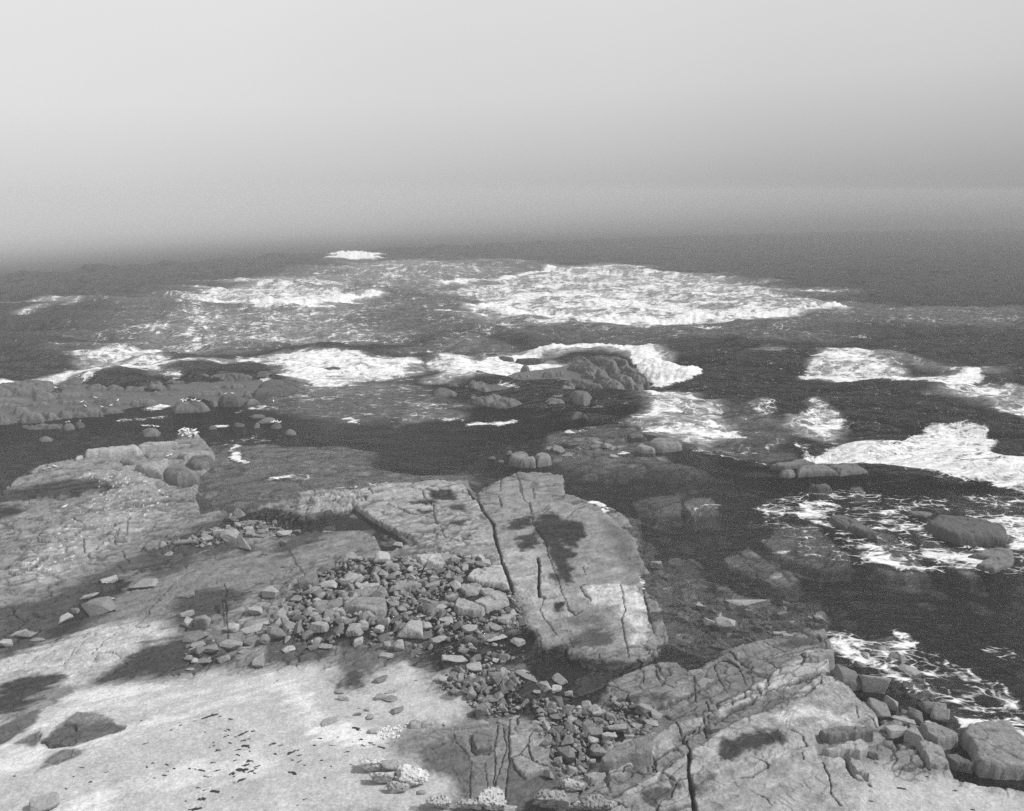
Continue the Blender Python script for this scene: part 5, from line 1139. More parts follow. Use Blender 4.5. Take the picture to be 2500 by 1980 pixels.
# ------------------------------------------------------------------ loose boulders traced one by one
MB = 'main rubble bank'
for a in [
 ('4', 560, 662, 190, 110, 'big flat-topped angular boulder alone on the wet left slope', 5, 'ang'),
 ('4', 640, 510, 80, 50, 'rough cube-like rock above the big flat-topped boulder on the left slope', 20, 'ang'),
 ('4', 725, 505, 85, 38, 'smooth loaf-shaped stone touching the cube-like rock on the left slope', 0, 'rnd'),
 ('4', 850, 518, 160, 62, 'long low boulder right of the loaf-shaped stone on the left slope', 5, 'flat'),
 ('4', 650, 553, 105, 30, 'thin flat stone in front of the cube-like rock on the left slope', 8, 'flat'),
 ('4', 440, 688, 42, 36, 'small dark cobble at the left foot of the big flat-topped boulder', 0, 'rnd'),
 ('4', 515, 612, 110, 28, 'narrow stone lying against the back of the big flat-topped boulder', 22, 'flat'),
 ('4', 1095, 607, 75, 38, 'small wedge-shaped stone alone in the middle of the left slope', 0, 'flat'),
 ('4', 150, 830, 90, 50, 'cracked flat stone near the left edge, on wet rock', 25, 'flat'),
 ('4', 110, 805, 100, 30, 'thin flake behind the cracked flat stone near the left edge', 15, 'flat'),
 ('4', 210, 842, 80, 30, 'low flat shard right of the cracked flat stone near the left edge', 10, 'flat'),
 ('4', 20, 880, 70, 50, 'pale stone cut off by the left edge of the picture', 10, 'flat'),
 ('4', 380, 722, 90, 45, 'tilted dark shard in the pool left of the big flat-topped boulder', 30, 'flat'),
 ('4', 640, 610, 60, 22, 'small flat stone behind the upper right corner of the big boulder', 10, 'flat'),
 ('4', 1415, 312, 125, 82, 'pyramid-shaped boulder standing beside the tidal pool', 0, 'peak'),
 ('4', 1668, 243, 78, 45, 'low pale block at the left shore of the tidal pool', 12, 'ang'),
 ('4', 1735, 198, 60, 32, 'flat stone at the foot of the brick-like ledge by the pool', 0, 'flat'),
 ('4', 1655, 290, 48, 36, 'small split stone standing alone below the tidal pool', 0, 'ang'),
 ('4', 1540, 264, 98, 28, 'long thin slab below the brick-like ledge', 8, 'flat'),
 ('4', 1535, 236, 60, 36, 'short block leaning under the brick-like ledge', 8, 'ang'),
 ('4', 1345, 255, 110, 75, 'white-splashed craggy block at the left end of the brick-like ledge', 0, 'ang'),
 ('4', 1280, 240, 80, 60, 'grey block left of the white-splashed craggy one', 10, 'ang'),
 ('4', 1455, 220, 60, 50, 'upright block in the middle of the broken ledge', 0, 'ang'),
 ('4', 1950, 213, 145, 28, 'flat lozenge-shaped stone lying in the tidal pool', 0, 'flat'),
 ('4', 880, 315, 80, 50, 'tilted grey block at the left start of the line of broken ledge', 15, 'ang'),
 ('4', 970, 342, 80, 30, 'pale flat stone lying in front of the tilted grey block', 0, 'flat'),
 ('4', 1075, 302, 130, 24, 'long thin slab in the line of broken ledge', 3, 'flat'),
 ('4', 1590, 598, 100, 78, 'craggy boulder with dark pits above the main rubble bank', 0, 'ang'),
 ('4', 1492, 690, 78, 70, 'upright dark boulder left of the main rubble bank, shadowed face', 0, 'ang'),
 ('4', 1367, 795, 62, 66, 'smooth standing stone at the end of the long crack', 0, 'rnd'),
 ('4', 1500, 775, 175, 55, 'long bar of rock lying at the left edge of the main rubble bank', 22, 'flat'),
 ('4', 1920, 563, 92, 68, 'rounded boulder at the upper left of the main rubble bank', 0, 'rnd'),
 ('4', 1732, 630, 98, 42, 'pale flat triangular slab at the left of the main rubble bank', 0, 'flat'),
 ('4', 1478, 858, 108, 64, 'broad pale stone at the lower left of the main rubble bank', -10, 'ang'),
 ('4', 1560, 868, 78, 72, 'triangular stone right of the broad pale one, lower left of the bank', 0, 'ang'),
 ('4', 1690, 800, 85, 72, 'rounded pale block above the lower left corner of the main bank', 0, 'rnd'),
 ('4', 1590, 815, 58, 82, 'upright stone in the left part of the main rubble bank', 0, 'ang'),
 ('4', 1100, 722, 82, 38, 'top stone of the stack of rounded boulders left of the main bank', 25, 'rnd'),
 ('4', 1100, 772, 66, 62, 'left lower boulder of the rounded stack left of the main bank', 0, 'rnd'),
 ('4', 1182, 765, 82, 98, 'largest boulder of the rounded stack left of the main bank', 0, 'rnd'),
 ('4', 1142, 847, 135, 56, 'long wedge of rock in front of the rounded stack', 15, 'ang'),
 ('4', 1163, 902, 82, 46, 'flat stone below the long wedge, left of the main bank', 20, 'flat'),
 ('4', 1168, 940, 52, 52, 'narrow upright stone below the flat one, left of the main bank', 30, 'ang'),
 ('4', 1238, 925, 88, 66, 'blocky boulder in the lower left scatter of stones', 0, 'ang'),
 ('4', 1303, 975, 72, 48, 'isolated square stone at the bottom of the left scatter', 15, 'ang'),
 ('4', 1190, 990, 92, 42, 'pointed flat slab at the bottom of the left scatter', -5, 'flat'),
 ('4', 1140, 1000, 34, 36, 'cobble at the bottom of the left scatter, beside the pointed slab', 0, 'rnd'),
 ('4', 1105, 985, 50, 45, 'broken block at the left end of the left scatter', 0, 'ang'),
 ('4', 1105, 1040, 52, 20, 'thin flake on the sand below the left scatter', 0, 'flat'),
 ('4', 1508, 985, 105, 72, 'long spotted boulder on the sand edge below the main bank', -42, 'ang'),
 ('4', 1425, 938, 92, 34, 'flat slab left of the long spotted boulder', -5, 'flat'),
 ('4', 1345, 893, 120, 62, 'long grey block with a rough top at the lower left of the main bank', -8, 'ang'),
 ('4', 1425, 908, 80, 36, 'low block between the rough-topped block and the broad pale stone', 5, 'ang'),
 ('4', 1605, 935, 58, 32, 'small squared stone on the lower rim of the main bank', 5, 'ang'),
 ('4', 1690, 922, 70, 50, 'wedge of rock on the lower rim of the main bank', 20, 'ang'),
 ('4', 1840, 912, 74, 42, 'angular pale stone on the lower rim, left of the fluted boulders', 15, 'ang'),
 ('4', 1905, 915, 72, 42, 'squat angular stone under the fluted boulders on the lower rim', 0, 'ang'),
 ('5', 730, 825, 158, 130, 'big rounded boulder with three vertical clefts at the front of the main bank', 0, 'fluted'),
 ('5', 412, 870, 108, 62, 'tilted fluted boulder on the lower rim of the main bank', 22, 'fluted'),
 ('5', 385, 825, 120, 95, 'bulky fluted boulder above the tilted one on the lower rim', 0, 'fluted'),
 ('5', 205, 830, 150, 70, 'row-like ribbed boulder at the left of the lower rim of the main bank', 0, 'fluted'),
 ('5', 452, 815, 65, 60, 'rounded boulder right of the bulky fluted boulder', 0, 'rnd'),
 ('5', 548, 820, 85, 60, 'ribbed block between the fluted boulders and the cleft boulder', 0, 'fluted'),
 ('5', 1268, 750, 82, 62, 'cube-shaped grooved boulder at the right end of the main bank', 0, 'fluted'),
 ('5', 560, 415, 92, 92, 'big white boulder standing at the top left of the main rubble bank', 0, 'rnd'),
 ('5', 400, 415, 80, 45, 'dark boulder left of the big white boulder', 0, 'rnd'),
 ('5', 652, 315, 62, 42, 'small boulder alone at the right corner of the tidal pool', 0, 'ang'),
 ('5', 860, 525, 62, 55, 'dark upright block in the middle of the main bank', 0, 'ang'),
 ('5', 870, 560, 130, 32, 'pale sliver of rock in the middle of the main bank', 18, 'flat'),
 ('5', 500, 560, 100, 36, 'flat pale stone in the upper left of the main bank', 0, 'flat'),
 ('5', 660, 425, 100, 40, 'pale flat stone right of the big white boulder', 5, 'flat'),
 ('5', 720, 430, 80, 40, 'grey stone on the upper edge of the main bank', 10, 'flat'),
 ('5', 970, 395, 110, 32, 'thin dark slab on the upper edge of the main bank', -15, 'flat'),
 ('5', 1070, 380, 130, 18, 'long thin plank of rock on the upper edge of the main bank', 0, 'flat'),
 ('5', 1070, 410, 55, 32, 'small pale block at the upper right of the main bank', 0, 'ang'),
 ('5', 1165, 425, 70, 45, 'dark block in the upper right corner of the main bank', 0, 'ang'),
 ('5', 900, 690, 85, 38, 'pale slab left of the split slab in the main bank', -10, 'flat'),
 ('5', 790, 745, 60, 30, 'low slab above the cleft boulder in the main bank', 0, 'flat'),
 ('5', 930, 760, 90, 55, 'angular grey stone right of the cleft boulder', 0, 'ang'),
 ('5', 1070, 795, 90, 66, 'dark pointed stone near the lower right of the main bank', 10, 'ang'),
 ('5', 870, 845, 130, 38, 'long slab dipping into the wet hollow right of the cleft boulder', 12, 'flat'),
 ('5', 945, 860, 70, 30, 'flat stone at the edge of the wet hollow', 8, 'flat'),
 ('5', 1230, 825, 120, 40, 'low wet slab in the hollow below the grooved cube', 15, 'flat'),
 ('5', 1350, 845, 90, 55, 'lone angular stone at the edge of the middle slab', -30, 'ang'),
 ('5', 820, 800, 55, 55, 'dark rounded stone touching the right side of the cleft boulder', 0, 'rnd'),
 ('5', 660, 905, 60, 80, 'upright stone below the cleft boulder', 15, 'ang'),
 ('5', 585, 905, 50, 60, 'dark stone at the head of the dark strip of wet rock', 0, 'ang'),
 ('5', 580, 950, 80, 48, 'block at the lower end of the main bank beside the sand', 0, 'ang'),
 ('5', 985, 940, 150, 58, 'wide pointed slab lying in the wet hollow', 0, 'flat'),
 ('5', 1030, 902, 72, 46, 'pale rounded stone resting behind the wide pointed slab', 0, 'rnd'),
 ('5', 1090, 890, 50, 46, 'dark triangular stone right of the pale rounded stone', 0, 'ang'),
 ('5', 1220, 960, 45, 34, 'small white stone in the wet hollow', 0, 'rnd'),
 ('5', 1265, 945, 82, 55, 'angular boulder right of the small white stone', 0, 'ang'),
 ('5', 1265, 985, 40, 24, 'pebble-like stone in front of the angular boulder in the hollow', 0, 'rnd'),
 ('5', 1095, 1020, 98, 78, 'biggest rounded boulder at the top of the lower rubble bank', 10, 'rnd'),
 ('5', 915, 1105, 56, 50, 'white-topped stone at the left end of the lower rubble bank', 0, 'rnd'),
 ('5', 1405, 1090, 150, 50, 'long flat slab on the upper side of the lower bank', -20, 'flat'),
 ('5', 1370, 1045, 96, 26, 'thin bar of rock above the long flat slab of the lower bank', 0, 'flat'),
 ('5', 1590, 1070, 95, 62, 'leaning wedge at the right end of the lower bank', -35, 'ang'),
 ('5', 1580, 1138, 66, 52, 'pale rounded stone under the leaning wedge', 0, 'rnd'),
 ('5', 1500, 1140, 92, 72, 'blocky dark boulder left of the pale rounded stone in the lower bank', 0, 'ang'),
 ('5', 1650, 1165, 50, 50, 'dark stone in the hollow right of the pale rounded one', 0, 'rnd'),
 ('8', 1000, 385, 82, 46, 'pale angular block on the sand side of the lower bank', 0, 'ang'),
 ('8', 1082, 405, 62, 66, 'tall grey block beside the pale angular one of the lower bank', 0, 'ang'),
 ('8', 1142, 490, 82, 108, 'large upright slab in the middle of the lower bank', 10, 'ang'),
 ('8', 1215, 430, 92, 60, 'pointed pale block behind the large upright slab', 0, 'ang'),
 ('8', 1085, 548, 115, 36, 'flat slab in front of the large upright slab', 5, 'flat'),
 ('8', 1160, 562, 70, 30, 'low stone in front of the flat slab of the lower bank', 0, 'flat'),
 ('8', 1302, 428, 62, 42, 'angular stone right of the pointed pale block', 0, 'ang'),
 ('8', 1390, 532, 125, 42, 'wide flat slab at the head of the paved rock strip', 8, 'flat'),
 ('8', 1295, 570, 85, 44, 'grey slab left of the wide flat slab at the strip head', -10, 'flat'),
 ('8', 1590, 560, 125, 50, 'long tilted slab in the right part of the lower bank', -15, 'flat'),
 ('8', 1508, 590, 72, 40, 'pale wedge left of the long tilted slab', -10, 'ang'),
 ('8', 1735, 625, 82, 80, 'cubic boulder in the right part of the lower bank', 0, 'ang'),
 ('8', 2020, 635, 155, 52, 'long squared block near the right end of the lower bank', 0, 'ang'),
 ('8', 1728, 538, 62, 62, 'dark pyramid-like stone above the cubic boulder', 0, 'peak'),
 ('8', 2008, 772, 62, 56, 'pale cube at the edge of the big sloping slab', 0, 'ang'),
 ('8', 1882, 715, 62, 60, 'upright stone below the cubic boulder', 0, 'ang'),
 ('8', 2080, 720, 155, 32, 'long bar along the edge of the big sloping slab', 15, 'flat'),
 ('8', 1932, 775, 105, 85, 'broad pale block half way down the right side of the lower bank', 0, 'ang'),
 ('8', 1650, 485, 62, 34, 'flat stone in the upper right of the lower bank', 15, 'flat'),
 ('8', 1922, 560, 72, 55, 'dark boulder near the wet rock at the right of the lower bank', 0, 'ang'),
 ('8', 2122, 668, 62, 52, 'end block at the far right of the lower bank', 0, 'ang'),
 ('8', 2045, 585, 60, 45, 'small craggy stone with white flecks at the right of the lower bank', 0, 'ang'),
 ('8', 1960, 600, 50, 55, 'dark leaning stone behind the long squared block', 0, 'ang'),
 ('8', 1510, 405, 52, 36, 'lone grey stone in the upper right of the lower bank', 0, 'rnd'),
 ('8', 1725, 437, 46, 32, 'small white stone at the upper right of the lower bank', 0, 'rnd'),
 ('8', 1330, 340, 40, 66, 'narrow leaning stone in the upper part of the lower bank', 30, 'ang'),
 ('8', 490, 290, 95, 52, 'pointed boulder half buried in sand beside the dark wet strip', 25, 'ang'),
 ('8', 214, 370, 56, 42, 'white-topped cobble at the foot of the dark wet strip', 0, 'rnd'),
 ('8', 246, 415, 78, 48, 'sand-coated stone in front of the white-topped cobble', 0, 'rnd'),
 ('8', 138, 565, 125, 50, 'long flat boulder lying alone on the pale sand', 15, 'flat'),
 ('8', 550, 418, 110, 50, 'flat stone on the sand left of the lower bank', -15, 'flat'),
 ('8', 478, 408, 66, 52, 'grey wedge beside the flat stone on the sand', 10, 'ang'),
 ('8', 565, 376, 100, 20, 'thin plank-like stone on the sand behind the grey wedge', 12, 'flat'),
 ('8', 330, 527, 52, 26, 'small stone half buried in sand right of the long flat boulder', 0, 'rnd'),
 ('8', 268, 542, 62, 20, 'low stone barely above the sand, right of the long flat boulder', 0, 'flat'),
 ('8', 344, 485, 30, 18, 'tiny dark cobble on the sand above the half buried stone', 0, 'rnd'),
 ('8', 400, 495, 30, 30, 'dark cobble between the tiny one and the sand bank', 0, 'rnd'),
 ('8', 600, 500, 90, 45, 'weathered block half sunk in the sand in the centre', 15, 'ang'),
 ('8', 415, 545, 44, 40, 'faint pale stone sunk in the sand', 0, 'rnd'),
 ('8', 435, 630, 62, 46, 'pale pointed stone on the sand left of the shell litter', 0, 'ang'),
 ('8', 1590, 920, 70, 100, 'dark slab in the cleft right of the mosaic pavement', 0, 'flat'),
 ('8', 1650, 830, 60, 90, 'grey block in the cleft below the long tilted slab', 10, 'flat'),
 ('8', 1720, 790, 110, 110, 'large fallen slab in the right cleft of the pavement', -35, 'flat'),
 ('8', 1745, 880, 60, 70, 'pale stone at the lower end of the right cleft', 0, 'rnd'),
 ('8', 1810, 935, 50, 30, 'small flat stone above the bottom boulders', 0, 'flat'),
 ('7', 285, 1100, 150, 110, 'grey boulder poking out of the sand at the bottom left', 20, 'ang'),
 ('8', 600, 890, 215, 72, 'smooth pale boulder lying between the two pitted rocks on the sand', 5, 'rnd'),
 ('8', 1330, 1150, 95, 60, 'smooth pale stone at the bottom edge, centre', 0, 'rnd'),
 ('8', 1730, 1078, 110, 62, 'smooth grey stone among the pitted rocks at the bottom edge', 0, 'rnd'),
 ('8', 2000, 1080, 90, 62, 'grey block right of the pitted rocks at the bottom edge', 0, 'ang'),
 ('8', 700, 1140, 60, 30, 'low dark stone at the bottom edge left of the pitted rocks', 0, 'flat'),
 ('8', 750, 1040, 60, 34, 'small dark shard below the biggest pitted rock on the sand', 0, 'ang'),
 ('6', 1225, 738, 150, 140, 'biggest of the shore boulders on the right, round-cornered triangle', 0, 'ang'),
 ('6', 1372, 752, 145, 135, 'light-faced boulder beside the biggest shore boulder', 0, 'ang'),
 ('6', 1200, 660, 95, 32, 'flat boulder lying behind the biggest shore boulder', 0, 'flat'),
 ('6', 1235, 600, 90, 42, 'low wet stone behind the shore boulders on the right', -15, 'flat'),
 ('6', 1305, 662, 62, 62, 'dark rounded boulder behind the light-faced one', 0, 'rnd'),
 ('6', 1392, 895, 112, 105, 'grey boulder just below the light-faced boulder', 0, 'ang'),
 ('6', 1455, 868, 66, 95, 'dark slab leaning right of the grey shore boulder', -10, 'ang'),
 ('6', 1440, 958, 74, 62, 'small light boulder below the grey shore boulder', 0, 'ang'),
 ('6', 1490, 1040, 96, 74, 'square light boulder with dark top left corner, right shore', 0, 'ang'),
 ('6', 1590, 935, 80, 110, 'split boulder in the middle of the right shore', -25, 'ang'),
 ('6', 1548, 925, 55, 85, 'narrow half of the split boulder on the right shore', -25, 'ang'),
 ('6', 1680, 880, 130, 100, 'dark blocky boulder at the water edge of the right shore', -15, 'ang'),
 ('6', 1720, 930, 76, 84, 'lower dark block under the blocky boulder by the water', -15, 'ang'),
 ('6', 1772, 1005, 92, 52, 'dark slab reaching the foam left of the huge square block', -20, 'flat'),
 ('6', 1585, 1070, 82, 105, 'long boulder pointing down the right shore', -25, 'ang'),
 ('6', 1562, 692, 96, 60, 'leaning dark slab standing in the shallows on the right', -38, 'ang'),
 ('6', 582, 425, 135, 90, 'craggy boulder in the channel right of the middle slab', 0, 'ang'),
 ('6', 560, 590, 1, 1, '', 0, 'skip'),
 ('6', 1845, 760, 66, 36, 'small pale stone in the foamy shallows on the right', -15, 'ang'),
 ('6', 702, 382, 76, 38, 'flat stone behind the craggy boulder in the channel', -10, 'ang'),
 ('6', 718, 345, 235, 24, 'long straight bar of rock in the channel', -1, 'flat'),
 ('6', 868, 505, 75, 28, 'pale drowned stone in the middle of the channel', 0, 'rnd'),
 ('6', 1025, 412, 48, 38, 'left of two pale boulders side by side in the channel', 0, 'rnd'),
 ('6', 1080, 415, 46, 42, 'right of two pale boulders side by side in the channel', 0, 'rnd'),
 ('6', 690, 490, 62, 34, 'dark wet stone below the craggy boulder in the channel', 0, 'ang'),
 ('6', 222, 130, 82, 46, 'pale drowned block close to the middle slab', 0, 'ang'),
 ('6', 572, 540, 105, 46, 'flat slab left of the ridge tip in the channel', -12, 'flat'),
 ('6', 695, 548, 140, 30, 'thin slab leaning against the ridge tip', -8, 'flat'),
 ('6', 510, 620, 98, 26, 'small flat slab at the landward end of the channel', 0, 'flat'),
 ('6', 577, 595, 52, 32, 'small rounded stone between the flat slabs of the channel', 0, 'rnd'),
 ('6', 150, 650, 42, 32, 'white stone at the foot of the middle slab', 0, 'ang'),
 ('6', 425, 730, 84, 34, 'small block resting on the edge of the lower ridge', 12, 'ang'),
 ('6', 625, 675, 80, 26, 'short bar of rock on the lower ridge', -28, 'ang'),
 ('6', 188, 1005, 80, 46, 'pale wedge at the right end of the lower bank under the ridge', -10, 'ang'),
 ('6', 1032, 650, 76, 40, 'dark block in the notch of the ridge', 0, 'ang'),
 ('6', 915, 540, 50, 30, 'dark pointed block on the seaward tip of the ridge', 0, 'ang'),
 ('6', 1360, 1170, 50, 50, 'dark rounded stone right of the wedged slabs', 0, 'rnd'),
 ('6', 520, 1040, 55, 60, 'pale broken block in the notch of the lower right ridge', 0, 'ang'),
 ('6', 1530, 990, 110, 28, 'flat slab between the small light boulder and the split boulder', -10, 'flat'),
 ('6', 1650, 1010, 60, 100, 'dark tapering slab down the middle of the right shore', -25, 'flat'),
]:
    if a[7] != 'skip':
        add(a[0], a[1], a[2], a[3], a[4], a[5], a[6], a[7])
for a in [
 ('8', 432, 875, 135, 88, 'pale pitted rock on the sand, left of the smooth pale boulder'),
 ('8', 692, 965, 158, 115, 'biggest pitted rock on the sand, deep dark holes in its face'),
 ('8', 495, 965, 130, 62, 'low pitted rock in front of the smooth pale boulder'),
 ('8', 600, 1035, 110, 44, 'small flat pitted rock below the biggest one on the sand'),
 ('8', 868, 1115, 120, 92, 'jagged pitted rock at the bottom edge, left of centre'),
 ('8', 1212, 1100, 138, 112, 'rounded pitted rock at the bottom edge, centre'),
 ('8', 1072, 1138, 120, 44, 'flat pale pitted rock between two taller ones at the bottom edge'),
 ('8', 1605, 1085, 165, 165, 'tallest jagged white rock at the bottom edge'),
 ('8', 1752, 1008, 118, 62, 'low white pitted rock behind the tallest jagged one'),
 ('8', 1895, 1115, 125, 125, 'spiky pitted rock at the right of the bottom group'),
 ('8', 1810, 1128, 90, 60, 'crumbly pitted rock between the two tall ones at the bottom edge'),
 ('8', 1975, 1145, 80, 60, 'last pitted rock on the right of the bottom group')]:
    add(a[0], a[1], a[2] - a[4] * .12, a[3] * 1.25, a[4] * 1.3, a[5], 0, 'pit')

def hull_mesh(name, seed, tone, n=13, bev=.05, mat=None):
    import bmesh
    rs_ = np.random.RandomState(seed); bm = bmesh.new()
    for _ in range(n):
        v = rs_.normal(size=3); v /= np.abs(v).max() ** .7 * np.linalg.norm(v) ** .3
        bm.verts.new((v * rs_.uniform(.8, 1)).tolist())
    res = bmesh.ops.convex_hull(bm, input=bm.verts)
    bmesh.ops.delete(bm, geom=[g for g in set(res['geom_interior'] + res['geom_unused']) if isinstance(g, bmesh.types.BMVert)], context='VERTS')
    bmesh.ops.dissolve_limit(bm, angle_limit=.3, verts=bm.verts, edges=bm.edges)
    bmesh.ops.bevel(bm, geom=list(bm.edges), offset=bev, segments=1, affect='EDGES', clamp_overlap=True)
    bmesh.ops.triangulate(bm, faces=bm.faces)
    me = bpy.data.meshes.new(name); bm.to_mesh(me); bm.free()
    co = np.zeros(len(me.vertices) * 3, np.float32); me.vertices.foreach_get('co', co); P = co.reshape(-1, 3)
    P /= np.abs(P).max(0); me.vertices.foreach_set('co', P.ravel()); me.update()
    me.attributes.new('tone', 'FLOAT', 'POINT').data.foreach_set('value', np.full(len(P), tone, np.float32))
    me.materials.append(mat or M_ROCK); return me
LIB = {
 'ang': [rock_mesh('boulder', 1000 + i, 15, .018, .26, .035, 5) for i in range(5)] + [hull_mesh('boulder', 1600 + i, .26, (14, 18, 22)[i % 3], .035) for i in range(9)],
 'flat': [rock_mesh('boulder', 1100 + i, 14, .015, .27, .03, 5) for i in range(3)] + [hull_mesh('boulder', 1700 + i, .28, (12, 15)[i % 2], .03) for i in range(7)],
 'rnd': [rock_mesh('boulder', 1200 + i, 12, .10, .30, .05, 4) for i in range(6)],
 'fluted': [rock_mesh('boulder', 1300 + i, 12, .10, .29, .05, 5, grooves=4) for i in range(3)],
 'peak': [rock_mesh('boulder', 1400, 10, .03, .27, .05, 4)],
}
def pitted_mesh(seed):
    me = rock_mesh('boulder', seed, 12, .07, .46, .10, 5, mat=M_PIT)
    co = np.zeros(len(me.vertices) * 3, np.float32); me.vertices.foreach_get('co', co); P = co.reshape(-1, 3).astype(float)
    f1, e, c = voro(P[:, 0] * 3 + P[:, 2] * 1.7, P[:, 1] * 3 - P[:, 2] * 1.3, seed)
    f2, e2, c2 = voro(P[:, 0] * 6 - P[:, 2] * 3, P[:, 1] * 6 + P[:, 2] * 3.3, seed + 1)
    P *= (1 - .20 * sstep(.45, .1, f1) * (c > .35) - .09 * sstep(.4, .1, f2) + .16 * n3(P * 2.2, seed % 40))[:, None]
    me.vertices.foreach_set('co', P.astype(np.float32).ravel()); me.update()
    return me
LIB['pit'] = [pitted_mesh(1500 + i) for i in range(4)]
pm = LIB['peak'][0]
co = np.zeros(len(pm.vertices) * 3, np.float32); pm.vertices.foreach_get('co', co); P = co.reshape(-1, 3)
P[:, :2] *= (1.05 - .85 * np.clip(P[:, 2] * .5 + .5, 0, 1))[:, None]; pm.vertices.foreach_set('co', P.ravel()); pm.update()

rng = random.Random(5)
pos = [px_rock(a['view'], a['cx'], a['cy'], a['w'], a['h'], a['rot']) for a in LIST]
th = terrain_h(np.array([p[0] for p in pos]), np.array([p[1] for p in pos]))
TAKEN = []
for k, (a, p, t) in enumerate(zip(LIST, pos, th)):
    bx, by, wm, hm, dep, yaw = p
    kd = a['kind']
    dr = {'ang': .7, 'flat': .62, 'rnd': .8, 'fluted': .75, 'peak': .8, 'pit': .8}[kd]
    d = wm * dr
    hh = (hm - d * math.sin(dep)) / math.cos(dep)
    lo = {'ang': .3, 'flat': .12, 'rnd': .38, 'fluted': .5, 'peak': .6, 'pit': .5}[kd] * wm
    if hh < lo:
        hh = lo; d = max((hm - hh * math.cos(dep)) / math.sin(dep), .3 * wm)
    hh = min(hh, wm * 1.0)
    lib = LIB[kd]; me = lib[rng.randrange(len(lib))]
    o = bpy.data.objects.new('boulder' if kd != 'flat' else 'flat_rock', me)
    base = max(float(t), -.3); half = hh / 2 * 1.12
    zc = base + hh / 2 - .04
    if t < -.35:
        half += .35; zc -= .3
    o.location = (bx, by + d * .12, zc)
    o.scale = (wm / 2 * 1.04, d / 2 * 1.06, half)
    flip = math.pi if rng.random() < .5 else 0
    o.rotation_euler = (rng.uniform(-.1, .1) if kd != 'peak' else 0, rng.uniform(-.1, .1) if kd != 'peak' else 0, yaw + flip)
    o['label'] = a['label']; o['category'] = 'boulder' if kd != 'flat' else 'rock'
    COL.objects.link(o)
    TAKEN.append((bx, by, wm * .36))

# ------------------------------------------------------------------ loose stones: banks of rubble
ZONES = [  # polygon, count, size min, size max, label, group, heap
 (G('5', "100 560 200 480 380 400 520 430 620 400 900 370 1150 390 1230 440 1060 470 1000 560 1000 640 980 760 1080 830 950 860 800 870 640 850 560 880 380 910 200 910 -60 900 -160 850 -60 760 0 640"), 760, .28, .95, 'angular grey stone among the rubble of the main bank', 'stones of the main rubble bank', .28),
 (G('5', "1000 740 1160 770 1300 700 1420 760 1400 800 1200 830 1060 830"), 90, .25, .7, 'grey stone in the heap at the right end of the main bank', 'stones at the right end of the main bank', .15),
 (G('5', "1225 430 1262 430 1300 520 1345 620 1400 740 1330 700 1280 590 1250 500"), 60, .2, .45, 'small stone jammed in the long crack beside the middle slab', 'stones jammed in the long crack', .0),
 (G('8', "860 330 1000 240 1080 190 1250 230 1500 250 1480 330 1350 420 1450 480 1380 520 1330 540 1180 560 1060 450 900 380"), 260, .2, .7, 'broken grey stone in the left part of the lower rubble bank', 'stones of the lower rubble bank, left part', .15),
 (G('8', "1480 480 1620 440 1760 480 1900 500 2050 560 2110 650 2180 760 1960 830 1880 880 1760 930 1700 860 1560 640"), 300, .22, .85, 'broken grey stone in the right part of the lower rubble bank', 'stones of the lower rubble bank, right part', .18),
 (G('8', "1540 650 1620 690 1700 880 1760 940 1900 1000 1800 1040 1680 980 1640 850 1560 740"), 90, .18, .5, 'small stone in the cleft right of the cracked pavement', 'stones in the pavement cleft', .05),
 (G('4', "1230 230 1300 200 1380 150 1500 190 1700 190 1720 230 1560 280 1400 290 1200 330 1050 310 900 350 850 330 1100 280"), 150, .3, .9, 'squared fragment broken off the brick-like ledge by the pool', 'fragments of the broken ledge', .12),
 (G('5', "560 890 640 880 760 860 1000 820 1300 850 1400 900 1380 980 1100 1000 1000 960 900 920 700 960 560 990"), 90, .2, .6, 'scattered stone in the wet hollow below the main bank', 'stones in the wet hollow', .0),
 (G('6', "300 300 460 330 640 300 1000 330 1120 430 1150 520 1000 510 700 560 500 600 320 560"), 260, .3, 1.0, 'drowned stone in the channel right of the middle slab', 'stones in the channel', -.1),
 (G('6', "1150 540 1350 540 1500 600 1650 760 1800 860 1750 940 1600 850 1480 800 1440 700 1250 600"), 170, .3, .95, 'wet stone in the foamy shallows off the right shore', 'stones off the right shore', -.05),
 (G('6', "-20 870 60 930 200 940 240 1010 120 1100 -20 1160"), 60, .3, .8, 'dark stone heaped under the end of the ridge', 'stones under the ridge end', .1),
 (G('4', "1080 860 1250 870 1260 1010 1100 1040 1080 960"), 24, .2, .45, 'small stone in the scatter left of the main bank', 'stones of the left scatter', .0),
 (G('1', "1480 480 1700 500 1760 560 1700 640 1500 620"), 10, .4, .9, 'small rock awash around the offshore trio', 'rocks awash round the trio', -.1),
 (G('2', "1700 480 1850 560 2000 560 2100 640 1960 640 1760 620"), 14, .6, 1.6, 'dark rock awash in foam right of the middle reef', 'rocks awash right of the middle reef', -.05),
 (G('2', "1280 690 1380 650 1560 640 1700 660 1740 760 1640 790 1300 750"), 26, .7, 2.0, 'pale drowned rock between the twin boulders and the lozenge slab', 'drowned rocks behind the middle slab', -.45),
]
SM = [hull_mesh('stone', 2000 + i, (.15, .21, .28)[i % 3], (9, 11, 14, 18)[i % 4], (.04, .08, .06)[i % 3]) for i in range(28)]
rs = np.random.RandomState(3)
def inside(poly, n):
    lo, hi = poly.min(0), poly.max(0); out = []
    while len(out) < n:
        q = lo + (hi - lo) * rs.rand(n * 2, 2)
        d = sdf(q[:, 0], q[:, 1], poly, .5)
        out += [tuple(v) for v in q[d > 0]]
    return np.array(out[:n])
TK = np.array(TAKEN)
STONES = []
NP_ = NEARPOLY
